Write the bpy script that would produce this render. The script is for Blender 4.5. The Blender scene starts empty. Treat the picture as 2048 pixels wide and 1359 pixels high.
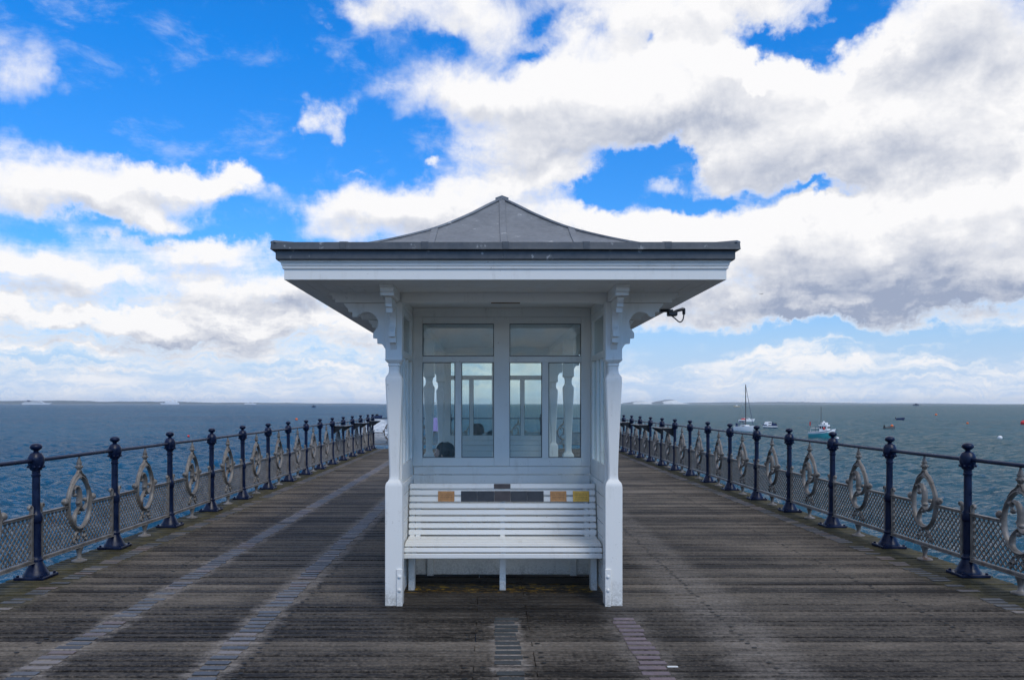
import bpy, bmesh, math, random
import numpy as np
from mathutils import Vector, Matrix
random.seed(7)
rng = np.random.default_rng(7)
R = math.radians
scene = bpy.context.scene
C = scene.collection

# ------------------------------------------------------------------ camera
EYE = 1.6
cam_data = bpy.data.cameras.new('camera')
cam_data.sensor_width = 36.0
cam_data.lens = 36.0 * 1600 / 2048
cam_data.shift_x = 44 / 2048
cam_data.shift_y = 127.5 / 2048
cam_data.clip_start = 0.05
cam_data.clip_end = 60000
cam = bpy.data.objects.new('camera', cam_data)
C.objects.link(cam)
cam.location = (0, 0, EYE)
cam.rotation_euler = (R(90), 0, 0)
scene.camera = cam

# ------------------------------------------------------------------ exposure
scene.view_settings.view_transform = 'Standard'
scene.view_settings.look = 'None'
scene.view_settings.exposure = 0.0
scene.view_settings.gamma = 1.0
scene.view_settings.use_curve_mapping = False
scene.cycles.max_bounces = 10
scene.cycles.transparent_max_bounces = 24
scene.cycles.volume_bounces = 3
scene.cycles.use_denoising = True

# ------------------------------------------------------------------ sky with broken cumulus
SUN_EL, SUN_AZ = R(46), R(150)          # azimuth clockwise from +Y (the view axis)
world = bpy.data.worlds.new('World')
scene.world = world
world.use_nodes = True
world.cycles.sampling_method = 'MANUAL'
world.cycles.sample_map_resolution = 512


class NT:
    """small helper round a node tree"""
    def __init__(self, tree):
        self.t = tree
        self.n = tree.nodes
        self.l = tree.links

    def new(self, kind, **kw):
        nd = self.n.new(kind)
        for k, v in kw.items():
            setattr(nd, k, v)
        return nd

    def put(self, sock, v):
        if isinstance(v, bpy.types.NodeSocket):
            self.l.new(v, sock)
        elif v is not None:
            sock.default_value = v

    def m(self, op, a, b=None, c=None, clamp=False):
        nd = self.n.new('ShaderNodeMath')
        nd.operation = op
        nd.use_clamp = clamp
        for i, v in enumerate((a, b, c)):
            if v is not None:
                self.put(nd.inputs[i], v)
        return nd.outputs[0]

    def vm(self, op, a, b=None, c=None):
        nd = self.n.new('ShaderNodeVectorMath')
        nd.operation = op
        for i, v in enumerate((a, b, c)):
            if v is not None:
                self.put(nd.inputs[i], v)
        return nd.outputs['Value'] if op in ('DOT_PRODUCT', 'LENGTH') else nd.outputs[0]

    def ss(self, v, lo, hi, a=0.0, b=1.0, kind='SMOOTHSTEP'):
        nd = self.n.new('ShaderNodeMapRange')
        nd.interpolation_type = kind
        self.put(nd.inputs[0], v)
        self.put(nd.inputs[1], lo)
        self.put(nd.inputs[2], hi)
        self.put(nd.inputs[3], a)
        self.put(nd.inputs[4], b)
        return nd.outputs[0]

    def mix(self, f, a, b, kind='MIX'):
        nd = self.n.new('ShaderNodeMix')
        nd.data_type = 'RGBA'
        nd.blend_type = kind
        self.put(nd.inputs[0], f)
        for i, v in ((6, a), (7, b)):
            if isinstance(v, (tuple, list)) and len(v) == 3:
                v = (*v, 1)
            self.put(nd.inputs[i], v)
        return nd.outputs[2]

    def noise(self, vec, scale=5.0, detail=4.0, rough=0.5, lac=2.0, dist=0.0, out=0):
        nd = self.n.new('ShaderNodeTexNoise')
        if vec is not None:
            self.l.new(vec, nd.inputs['Vector'])
        nd.inputs['Scale'].default_value = scale
        nd.inputs['Detail'].default_value = detail
        nd.inputs['Roughness'].default_value = rough
        nd.inputs['Lacunarity'].default_value = lac
        nd.inputs['Distortion'].default_value = dist
        return nd.outputs[out]

    def xyz(self, v):
        nd = self.n.new('ShaderNodeSeparateXYZ')
        self.l.new(v, nd.inputs[0])
        return nd.outputs

    def vec(self, x, y, z):
        nd = self.n.new('ShaderNodeCombineXYZ')
        for i, v in enumerate((x, y, z)):
            self.put(nd.inputs[i], v)
        return nd.outputs[0]


# cloud banks and gaps of this sky: azimuth, elevation, half widths (degrees), weight
BANKS = [(12.3, 20.4, 10.3, 3.0, 0.75), (1.1, 20.8, 7.9, 1.4, 0.55), (5.0, 17.9, 6.0, 1.6, 0.6), (19.9, 19.7, 4.4, 3.0, 0.7), (28.8, 19.0, 7.1, 6.0, 0.8),
         (22.7, 16.6, 7.9, 2.5, 0.8), (12.3, 25.1, 9.6, 2.4, 0.6), (-2.9, 25.8, 7.1, 1.8, 0.38), (-8.5, 26.1, 2.5, 1.2, 0.25), (18.6, 11.0, 10.6, 2.0, 0.85),
         (9.6, 12.3, 5.6, 1.4, 0.6), (29.9, 10.4, 7.0, 3.4, 0.9), (24.2, 7.4, 9.8, 2.0, 0.85), (15.4, 8.5, 3.7, 1.6, 0.55), (-4.3, 13.4, 9.3, 1.7, 0.7),
         (3.6, 15.4, 3.9, 1.1, 0.55), (-13.4, 12.6, 3.4, 1.0, 0.35), (-28.3, 13.3, 6.1, 2.1, 0.75), (-22.1, 15.2, 3.7, 1.0, 0.55), (-18.2, 14.8, 2.4, 0.8, 0.75),
         (-23.3, 12.2, 3.0, 0.7, 0.35), (-29.4, 20.8, 2.6, 2.5, 0.4), (-11.5, 18.9, 1.8, 1.3, 0.7), (-3.8, 16.5, 0.9, 0.4, 0.6), (-9.6, 15.7, 1.7, 0.3, 0.45),
         (-15.7, 20.7, 0.8, 0.5, 0.3), (-19.0, 10.2, 4.5, 0.8, 0.5), (-27.4, 8.5, 6.5, 1.1, 0.45), (-14.7, 8.2, 6.7, 1.6, 0.6), (-26.0, 5.7, 8.7, 1.4, 0.4),
         (-15.0, 5.1, 9.4, 1.4, 0.4), (17.4, 15.9, 3.6, 1.4, 0.35), (-19.9, 20.8, 9.5, 4.0, -0.65), (-24.5, 17.3, 7.4, 1.1, -0.5), (-12.7, 15.9, 4.4, 2.1, -0.6),
         (-6.4, 17.2, 3.9, 1.4, -0.55), (-14.7, 23.8, 5.4, 2.8, -0.45), (-17.4, 12.7, 4.2, 0.9, -0.5), (10.3, 16.2, 2.8, 1.5, -0.8), (7.8, 14.3, 2.8, 0.9, -0.8),
         (12.9, 17.2, 1.4, 1.1, -0.7), (15.4, 13.7, 2.5, 0.8, -0.7), (22.4, 13.5, 3.7, 0.5, -0.9), (19.4, 23.1, 2.5, 0.7, -0.9), (22.9, 21.8, 1.4, 1.8, -0.95),
         (24.5, 24.0, 1.8, 1.3, -1.0), (9.4, 23.2, 0.7, 0.4, -0.35), (3.9, 25.3, 2.5, 0.9, -0.5), (2.5, 23.1, 1.8, 0.6, -0.5), (-2.9, 23.8, 2.9, 0.7, -0.3),
         (16.4, 4.8, 7.3, 0.9, -0.8), (27.1, 4.3, 7.1, 0.6, -0.6), (-23.0, 11.0, 6.7, 0.5, -0.35)]


# where those banks are thick (grey bases) or thin and bright
THICK = [(28.5, 7.0, 9.1, 1.9, 0.7), (17.4, 6.9, 5.5, 1.0, 0.5), (12.3, 18.4, 7.9, 1.0, 0.38), (24.8, 15.0, 7.7, 1.0, 0.45), (30.7, 20.3, 4.0, 2.8, 0.4),
         (25.7, 9.2, 7.3, 0.7, 0.3), (4.3, 16.8, 4.6, 0.5, 0.25), (14.7, 18.6, 5.0, 0.9, 0.2), (19.9, 12.0, 12.7, 1.1, -0.5), (16.0, 9.8, 4.0, 1.5, -0.5),
         (27.1, 17.8, 9.4, 1.4, -0.35), (10.6, 21.7, 10.4, 1.6, -0.4), (31.2, 12.0, 4.5, 1.2, -0.35), (-4.6, 14.4, 8.9, 0.9, -0.3), (-27.4, 14.4, 7.1, 1.0, -0.3),
         (-27.4, 11.5, 6.5, 0.7, 0.25), (-4.6, 12.1, 8.9, 0.6, 0.18), (-11.7, 6.6, 5.5, 1.1, 0.5), (-12.7, 9.6, 4.1, 1.2, -0.4), (-21.5, 6.9, 7.8, 0.6, 0.25),
         (-26.0, 4.1, 8.7, 0.6, 0.25)]


def cloud_group():
    g = bpy.data.node_groups.new('cloud_density', 'ShaderNodeTree')
    g.interface.new_socket('Dir', in_out='INPUT', socket_type='NodeSocketVector')
    g.interface.new_socket('Density', in_out='OUTPUT', socket_type='NodeSocketFloat')
    g.interface.new_socket('Thick', in_out='OUTPUT', socket_type='NodeSocketFloat')
    k = NT(g)
    gi = k.new('NodeGroupInput')
    go = k.new('NodeGroupOutput')
    d = gi.outputs[0]
    x, y, z = k.xyz(d)
    zc = k.m('MAXIMUM', z, 0.0)
    den = k.m('ADD', zc, 0.13)
    p = k.vec(k.m('DIVIDE', x, den), k.m('DIVIDE', y, den), k.m('MULTIPLY', zc, 2.0))
    n1 = k.noise(p, 1.5, 9, 0.58, 2.1, 0.25)
    n2 = k.noise(d, 16, 7, 0.63, 2.1, 0.3)
    # warp the banks so their outlines are ragged
    wv = k.noise(d, 11, 6, 0.6, 2.0, 0.0, out=1)
    wx, wy, wz = k.xyz(wv)
    deg = 180 / math.pi
    az = k.m('MULTIPLY', k.m('ARCTAN2', x, y), deg)
    el = k.m('MULTIPLY', k.m('ARCSINE', zc), deg)
    az = k.m('MULTIPLY_ADD', k.m('SUBTRACT', wx, 0.5), 11.0, az)
    el = k.m('MULTIPLY_ADD', k.m('SUBTRACT', wy, 0.5), 6.0, el)
    v = k.vec(az, el, 0.0)
    acc = None
    for (a, e, sa, se, w) in BANKS:
        q = k.vm('MULTIPLY_ADD', v, (1 / sa, 1 / se, 0), (-a / sa, -e / se, 0))
        s = k.m('POWER', 0.3679, k.vm('DOT_PRODUCT', q, q))
        acc = k.m('MULTIPLY_ADD', s, w, acc if acc is not None else 0.0)
    acc = k.m('MINIMUM', k.m('MAXIMUM', acc, -0.75), 0.70)
    thick = None
    for (a, e, sa, se, w) in THICK:
        q = k.vm('MULTIPLY_ADD', v, (1 / sa, 1 / se, 0), (-a / sa, -e / se, 0))
        s = k.m('POWER', 0.3679, k.vm('DOT_PRODUCT', q, q))
        thick = k.m('MULTIPLY_ADD', s, w, thick if thick is not None else 0.0)
    k.put(go.inputs[1], thick)
    low = k.ss(el, 2.0, 11.0, 0.22, 0.0)
    # rows of flat stratocumulus towards the horizon
    rows_n = k.noise(k.vec(k.m('MULTIPLY', az, 0.085), k.m('DIVIDE', 24.0, k.m('ADD', el, 3.0)), 0.0), 1.7, 5, 0.55, 2.2, 0.0)
    low = k.m('MULTIPLY_ADD', k.m('MULTIPLY', k.m('SUBTRACT', rows_n, 0.5), k.m('MULTIPLY', k.ss(el, 6.0, 12.0, 1.7, 0.0), k.ss(el, 0.0, 3.0, 0.55, 1.0))), 1.0, low)
    o = k.m('MULTIPLY_ADD', k.m('SUBTRACT', n1, 0.5), 1.25, acc)
    o = k.m('MULTIPLY_ADD', k.m('SUBTRACT', n2, 0.5), 0.80, o)
    o = k.m('ADD', o, low)
    o = k.m('ADD', o, k.ss(el, 27.0, 42.0, -0.12, 0.22))  # cloud cover added above the view to neutralise the blue skylight
    k.put(go.inputs[0], o)
    return g


wt = NT(world.node_tree)
wt.n.clear()
w_out = wt.new('ShaderNodeOutputWorld')
w_bg = wt.new('ShaderNodeBackground')
w_bg.inputs[1].default_value = 0.1
tc = wt.new('ShaderNodeTexCoord')
sky = wt.new('ShaderNodeTexSky')
sky.sky_type = 'NISHITA'
sky.sun_disc = False
sky.sun_elevation = SUN_EL
sky.sun_rotation = SUN_AZ
sky.altitude = 0
sky.air_density = 1.0
sky.dust_density = 0.6
sky.ozone_density = 2.0
wdir = tc.outputs['Generated']
cg = cloud_group()
g1 = wt.new('ShaderNodeGroup')
g1.node_tree = cg
wt.put(g1.inputs[0], wdir)
g2 = wt.new('ShaderNodeGroup')
g2.node_tree = cg
wt.put(g2.inputs[0], wt.vm('ADD', wdir, (0.006, 0.0, 0.022)))
dens, dens_up = g1.outputs[0], g2.outputs[0]
wz = wt.xyz(wdir)[2]
alpha = wt.m('MULTIPLY', wt.ss(dens, -0.24, 0.42), wt.ss(wz, -0.02, 0.0))
body = wt.ss(dens, -0.05, 0.55)
# deep polariser blue overhead fading to a pale horizon
tint = wt.mix(wt.ss(wz, 0.0, 0.40, kind='LINEAR'), (0.60, 0.98, 1.45), (0.10, 1.10, 2.15))
blue = wt.mix(1.0, sky.outputs[0], tint, 'MULTIPLY')
blue = wt.mix(wt.ss(wz, 0.0, 0.17), (5.3, 6.8, 9.1), blue)
# undersides turn grey, crowns stay white
relief = wt.m('MULTIPLY', wt.m('SUBTRACT', dens_up, dens), 1.35)
depth = wt.ss(dens, 0.25, 1.1, 0.0, 0.22)
lit = wt.m('ADD', wt.m('ADD', 0.20, depth), wt.m('ADD', relief, g1.outputs[1]))
lit = wt.m('MULTIPLY', lit, body, clamp=True)
ccol = wt.mix(lit, (9.8, 9.75, 9.85), (3.45, 4.05, 5.5))
thin = wt.mix(wt.ss(wz, 0.0, 0.08, 0.5, 1.0), (7.0, 7.8, 9.2), ccol)
# thin high wisps between the banks
wv_ = wt.vm('MULTIPLY', wdir, (6.0, 6.0, 12.0))
wisp = wt.m('MULTIPLY', wt.ss(wt.noise(wv_, 1.6, 9, 0.66, 2.1, 0.3), 0.52, 0.84), wt.ss(wz, 0.02, 0.12, 0.8, 0.45))
blue = wt.mix(wisp, blue, (8.6, 8.9, 9.6))
col = wt.mix(alpha, blue, thin)
wt.put(w_bg.inputs[0], col)
wt.l.new(w_bg.outputs[0], w_out.inputs[0])

# ------------------------------------------------------------------ sun, softened by the cloud over the pier
sd = bpy.data.lights.new('sun', 'SUN')
sd.energy = 1.5
sd.angle = R(24)
sd.color = (1.0, 0.95, 0.87)
sun = bpy.data.objects.new('sun', sd)
C.objects.link(sun)
sun_dir = Vector((math.sin(SUN_AZ) * math.cos(SUN_EL), math.cos(SUN_AZ) * math.cos(SUN_EL), math.sin(SUN_EL)))
sun.rotation_euler = sun_dir.to_track_quat('Z', 'Y').to_euler()

# ------------------------------------------------------------------ tagging and mesh helpers
WORDS = ['first', 'second', 'third', 'fourth', 'fifth', 'sixth', 'seventh', 'eighth', 'ninth', 'tenth', 'eleventh',
         'twelfth', 'thirteenth', 'fourteenth', 'fifteenth', 'sixteenth', 'seventeenth', 'eighteenth']


def tag(o, label=None, cat=None, group=None, kind=None):
    if label:
        o['label'] = label
    if cat:
        o['category'] = cat
    if group:
        o['group'] = group
    if kind:
        o['kind'] = kind
    return o


def link(o, parent=None):
    C.objects.link(o)
    if parent is not None:
        o.parent = parent
    return o


def empty(name, loc=(0, 0, 0), rz=0.0):
    o = bpy.data.objects.new(name, None)
    o.empty_display_size = 0.2
    o.location = loc
    o.rotation_euler = (0, 0, rz)
    return link(o)


def copy_tree(o, parent=None):
    c = o.copy()
    link(c, parent)
    for ch in list(o.children):
        copy_tree(ch, c)
    return c


def inst(name, mesh, parent=None, loc=(0, 0, 0), rot=(0, 0, 0), scale=(1, 1, 1)):
    o = bpy.data.objects.new(name, mesh)
    o.location = loc
    o.rotation_euler = rot
    o.scale = scale
    return link(o, parent)


class MB:
    """collects geometry for ONE mesh object"""
    def __init__(self):
        self.v = []
        self.f = []
        self.mi = []
        self.cur = 0

    def add(self, verts, faces):
        b = len(self.v)
        self.v.extend([tuple(p) for p in verts])
        for f in faces:
            self.f.append([b + i for i in f])
            self.mi.append(self.cur)
        return self

    def box(self, x0, x1, y0, y1, z0, z1, bev=0.0, M=None):
        x0, x1 = min(x0, x1), max(x0, x1)
        y0, y1 = min(y0, y1), max(y0, y1)
        z0, z1 = min(z0, z1), max(z0, z1)
        if bev <= 0:
            vs = [(x0, y0, z0), (x1, y0, z0), (x1, y1, z0), (x0, y1, z0), (x0, y0, z1), (x1, y0, z1), (x1, y1, z1), (x0, y1, z1)]
            fs = [(0, 3, 2, 1), (4, 5, 6, 7), (0, 1, 5, 4), (1, 2, 6, 5), (2, 3, 7, 6), (3, 0, 4, 7)]
        else:
            b = min(bev, (x1 - x0) * .45, (y1 - y0) * .45, (z1 - z0) * .45)
            vs, idx = [], {}
            for sx in (0, 1):
                for sy in (0, 1):
                    for sz in (0, 1):
                        X, Y, Z = (x0, x1)[sx], (y0, y1)[sy], (z0, z1)[sz]
                        ix, iy, iz = X + (b, -b)[sx], Y + (b, -b)[sy], Z + (b, -b)[sz]
                        for ax, p in ((0, (X, iy, iz)), (1, (ix, Y, iz)), (2, (ix, iy, Z))):
                            idx[(sx, sy, sz, ax)] = len(vs)
                            vs.append(p)
            fs = []
            for ax in range(3):
                o = [(1, 2), (0, 2), (0, 1)][ax]
                for s in (0, 1):
                    ring = []
                    for (a, c) in ((0, 0), (1, 0), (1, 1), (0, 1)):
                        k = [0, 0, 0]
                        k[ax] = s
                        k[o[0]] = a
                        k[o[1]] = c
                        ring.append(idx[(*k, ax)])
                    fs.append(ring)
            for ax in range(3):          # edges along ax
                o = [(1, 2), (0, 2), (0, 1)][ax]
                for a in (0, 1):
                    for c in (0, 1):
                        k0 = [0, 0, 0]
                        k0[o[0]] = a
                        k0[o[1]] = c
                        k1 = list(k0)
                        k1[ax] = 1
                        fs.append([idx[(*k0, o[0])], idx[(*k1, o[0])], idx[(*k1, o[1])], idx[(*k0, o[1])]])
            for sx in (0, 1):
                for sy in (0, 1):
                    for sz in (0, 1):
                        fs.append([idx[(sx, sy, sz, q)] for q in range(3)])
        if M is not None:
            vs = [M @ Vector(p) for p in vs]
        return self.add(vs, fs)

    def prism(self, poly, t0, t1, fn):
        """poly in (u, w), extruded from t0 to t1; fn(u, w, t) -> point"""
        n = len(poly)
        vs = [fn(u, w, t0) for u, w in poly] + [fn(u, w, t1) for u, w in poly]
        fs = [list(range(n))[::-1], [n + i for i in range(n)]]
        fs += [[i, (i + 1) % n, n + (i + 1) % n, n + i] for i in range(n)]
        return self.add(vs, fs)

    def lathe(self, prof, seg=16, c=(0, 0, 0), sx=1.0, sy=1.0, M=None):
        vs, fs = [], []
        for r, z in prof:
            for k in range(seg):
                a = 2 * math.pi * k / seg
                vs.append((c[0] + r * sx * math.cos(a), c[1] + r * sy * math.sin(a), c[2] + z))
        for j in range(len(prof) - 1):
            for k in range(seg):
                k2 = (k + 1) % seg
                fs.append([j * seg + k, j * seg + k2, (j + 1) * seg + k2, (j + 1) * seg + k])
        fs.append([k for k in range(seg)][::-1])
        fs.append([(len(prof) - 1) * seg + k for k in range(seg)])
        if M is not None:
            vs = [M @ Vector(p) for p in vs]
        return self.add(vs, fs)

    def tube(self, pts, rad, seg=8, closed=False, flat=1.0, up=None):
        """tube through pts; rad a number or list; flat squeezes the section along 'up'"""
        P = [Vector(p) for p in pts]
        n = len(P)
        rr = rad if isinstance(rad, (list, tuple)) else [rad] * n
        vs, fs = [], []
        ref = Vector(up) if up else None
        prevN = None
        for i in range(n):
            a = P[(i - 1) % n] if (closed or i > 0) else P[i]
            b = P[(i + 1) % n] if (closed or i < n - 1) else P[i]
            t = (b - a).normalized()
            if ref is not None:
                N = (ref - t * ref.dot(t)).normalized()
            elif prevN is None:
                q = Vector((0, 0, 1)) if abs(t.z) < .9 else Vector((1, 0, 0))
                N = (q - t * q.dot(t)).normalized()
            else:
                N = (prevN - t * prevN.dot(t)).normalized()
            prevN = N
            B = t.cross(N)
            for k in range(seg):
                an = 2 * math.pi * k / seg
                vs.append(P[i] + N * (math.cos(an) * rr[i] * flat) + B * (math.sin(an) * rr[i]))
        m = n if closed else n - 1
        for i in range(m):
            j = (i + 1) % n
            for k in range(seg):
                k2 = (k + 1) % seg
                fs.append([i * seg + k, i * seg + k2, j * seg + k2, j * seg + k])
        if not closed:
            fs.append(list(range(seg))[::-1])
            fs.append([(n - 1) * seg + k for k in range(seg)])
        return self.add(vs, fs)

    def ball(self, c, r, seg=12, rings=8, s=(1, 1, 1)):
        prof = []
        for i in range(rings + 1):
            a = -math.pi / 2 + math.pi * i / rings
            prof.append((max(1e-4, math.cos(a)) * r, math.sin(a) * r * s[2]))
        return self.lathe(prof, seg, c, s[0], s[1])

    def mesh(self, name, mats, smooth=None):
        me = bpy.data.meshes.new(name)
        me.from_pydata(self.v, [], self.f)
        if not isinstance(mats, (list, tuple)):
            mats = [mats]
        for m in mats:
            me.materials.append(m)
        if len(mats) > 1:
            me.polygons.foreach_set('material_index', self.mi)
        bm = bmesh.new()
        bm.from_mesh(me)
        bmesh.ops.recalc_face_normals(bm, faces=bm.faces)
        if smooth is not None:
            for f in bm.faces:
                f.smooth = True
            for e in bm.edges:
                e.smooth = len(e.link_faces) == 2 and e.calc_face_angle(0) < smooth
        bm.to_mesh(me)
        bm.free()
        me.update()
        return me

    def build(self, name, mats, parent=None, smooth=None, loc=(0, 0, 0), rot=(0, 0, 0)):
        return inst(name, self.mesh(name, mats, smooth), parent, loc, rot)


def spline(pts, n=8):
    """Catmull-Rom through pts"""
    P = [Vector(p) for p in pts]
    out = []
    for i in range(len(P) - 1):
        p0 = P[max(0, i - 1)]
        p1, p2 = P[i], P[i + 1]
        p3 = P[min(len(P) - 1, i + 2)]
        for k in range(n):
            t = k / n
            out.append(0.5 * ((2 * p1) + (p2 - p0) * t + (2 * p0 - 5 * p1 + 4 * p2 - p3) * t * t + (3 * p1 - p0 - 3 * p2 + p3) * t ** 3))
    out.append(P[-1])
    return out


def interp(t, tab):
    for (a, va), (b, vb) in zip(tab, tab[1:]):
        if t <= b:
            return va + (vb - va) * (t - a) / (b - a)
    return tab[-1][1]


# ------------------------------------------------------------------ materials
def mat(name):
    m = bpy.data.materials.new(name)
    m.use_nodes = True
    k = NT(m.node_tree)
    b = k.n['Principled BSDF']
    return m, k, b


def bump(k, b, h, strength=0.3, dist=0.01):
    nd = k.new('ShaderNodeBump')
    nd.inputs['Strength'].default_value = strength
    nd.inputs['Distance'].default_value = dist
    k.put(nd.inputs['Height'], h)
    k.put(b.inputs['Normal'], nd.outputs[0])


def simple(name, col, rough=0.5, metal=0.0, var=0.15, scale=9.0, bmp=0.1, spec=0.5):
    m, k, b = mat(name)
    g = k.new('ShaderNodeNewGeometry')
    n = k.noise(g.outputs['Position'], scale, 6, 0.6)
    f = k.ss(n, 0.3, 0.7, 1 - var, 1 + var, 'LINEAR')
    k.put(b.inputs['Base Color'], k.mix(1.0, (*col, 1), k.vec(f, f, f), 'MULTIPLY'))
    b.inputs['Roughness'].default_value = rough
    b.inputs['Metallic'].default_value = metal
    b.inputs['Specular IOR Level'].default_value = spec
    if bmp:
        bump(k, b, n, bmp, 0.01)
    return m


def m_white():
    m, k, b = mat('white_gloss_paint')
    g = k.new('ShaderNodeNewGeometry')
    p = g.outputs['Position']
    x, y, z = k.xyz(p)
    streak = k.noise(k.vec(k.m('MULTIPLY', x, 14.0), k.m('MULTIPLY', y, 14.0), k.m('MULTIPLY', z, 1.6)), 1.0, 6, 0.6)
    blot = k.noise(p, 5, 8, 0.65)
    chip = k.noise(p, 60, 4, 0.7)
    dirt = k.m('MULTIPLY', k.ss(streak, 0.50, 0.75), k.ss(blot, 0.42, 0.68))
    c = k.mix(k.m('MULTIPLY', dirt, 0.5), (0.78, 0.76, 0.705), (0.44, 0.41, 0.34))
    flake = k.m('MULTIPLY', k.ss(chip, 0.63, 0.67), k.ss(blot, 0.50, 0.60))
    c = k.mix(k.m('MULTIPLY', flake, 0.7), c, (0.30, 0.27, 0.22))
    splash = k.m('MULTIPLY', k.ss(k.m('ADD', z, k.m('MULTIPLY', k.m('SUBTRACT', blot, .5), .5)), .22, -.05), k.ss(chip, .35, .6))
    c = k.mix(k.m('MULTIPLY', splash, .55), c, (.20, .18, .14))
    k.put(b.inputs['Base Color'], c)
    k.put(b.inputs['Roughness'], k.ss(blot, 0.3, 0.7, 0.34, 0.55))
    bump(k, b, k.noise(k.vec(k.m('MULTIPLY', x, 40.0), k.m('MULTIPLY', y, 40.0), k.m('MULTIPLY', z, 12.0)), 1, 4, 0.5), 0.10, 0.004)
    return m


def m_lead(name='sheet_lead', f=1.0):
    m, k, b = mat(name)
    g = k.new('ShaderNodeNewGeometry')
    p = g.outputs['Position']
    a = k.noise(p, 3.2, 9, 0.68)
    c2 = k.noise(p, 24, 5, 0.6)
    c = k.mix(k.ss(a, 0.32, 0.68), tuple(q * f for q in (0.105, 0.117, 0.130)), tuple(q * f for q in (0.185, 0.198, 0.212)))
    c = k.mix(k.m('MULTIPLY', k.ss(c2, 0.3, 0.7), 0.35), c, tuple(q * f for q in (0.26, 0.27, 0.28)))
    vo = k.new('ShaderNodeTexVoronoi')
    k.put(vo.inputs['Vector'], k.vm('ADD', k.vm('MULTIPLY', p, (9, 9, 5)), k.noise(p, 30, 3, .6, out=1)))
    vo.inputs['Scale'].default_value = 1.0
    dots = k.m('MULTIPLY', k.ss(vo.outputs['Distance'], 0.22, 0.13), k.ss(a, 0.47, 0.60))
    c = k.mix(k.m('MULTIPLY', dots, 0.55), c, (0.6, 0.6, 0.58))
    k.put(b.inputs['Base Color'], c)
    b.inputs['Metallic'].default_value = 0.25
    k.put(b.inputs['Roughness'], k.ss(a, 0.3, 0.7, 0.42, 0.6))
    bump(k, b, k.noise(p, 7, 5, 0.55), 0.25, 0.015)
    return m


def m_navy():
    m, k, b = mat('navy_enamel')
    g = k.new('ShaderNodeNewGeometry')
    n = k.noise(g.outputs['Position'], 11, 6, 0.6)
    k.put(b.inputs['Base Color'], k.mix(k.ss(n, 0.35, 0.7), (0.0018, 0.0062, 0.026), (0.005, 0.0135, 0.046)))
    k.put(b.inputs['Roughness'], k.ss(n, 0.3, 0.7, 0.26, 0.45))
    b.inputs['Specular IOR Level'].default_value = 0.25
    bump(k, b, k.noise(g.outputs['Position'], 55, 4, 0.6), 0.12, 0.004)
    return m


def m_iron():
    m, k, b = mat('silver_painted_cast_iron')
    g = k.new('ShaderNodeNewGeometry')
    p = g.outputs['Position']
    oi = k.new('ShaderNodeObjectInfo')
    n = k.noise(p, 8, 8, 0.65)
    r = k.noise(p, 3.1, 7, 0.7)
    c = k.mix(k.ss(n, 0.3, 0.7), (0.105, 0.094, 0.082), (0.22, 0.20, 0.18))
    rust = k.m('MULTIPLY', k.ss(r, 0.56, 0.66), k.ss(k.noise(p, 30, 5, .7), .42, .6))
    c = k.mix(k.m('MULTIPLY', rust, 0.75), c, (0.12, 0.045, 0.015))
    k.put(b.inputs['Base Color'], c)
    b.inputs['Roughness'].default_value = 0.5
    b.inputs['Metallic'].default_value = 0.15
    bump(k, b, k.noise(p, 70, 5, 0.6), 0.35, 0.004)
    return m


COLS = [-3.84, -2.75, -1.685, 0.115, 0.995, 4.10]      # lines of memorial plates let into the deck


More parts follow.
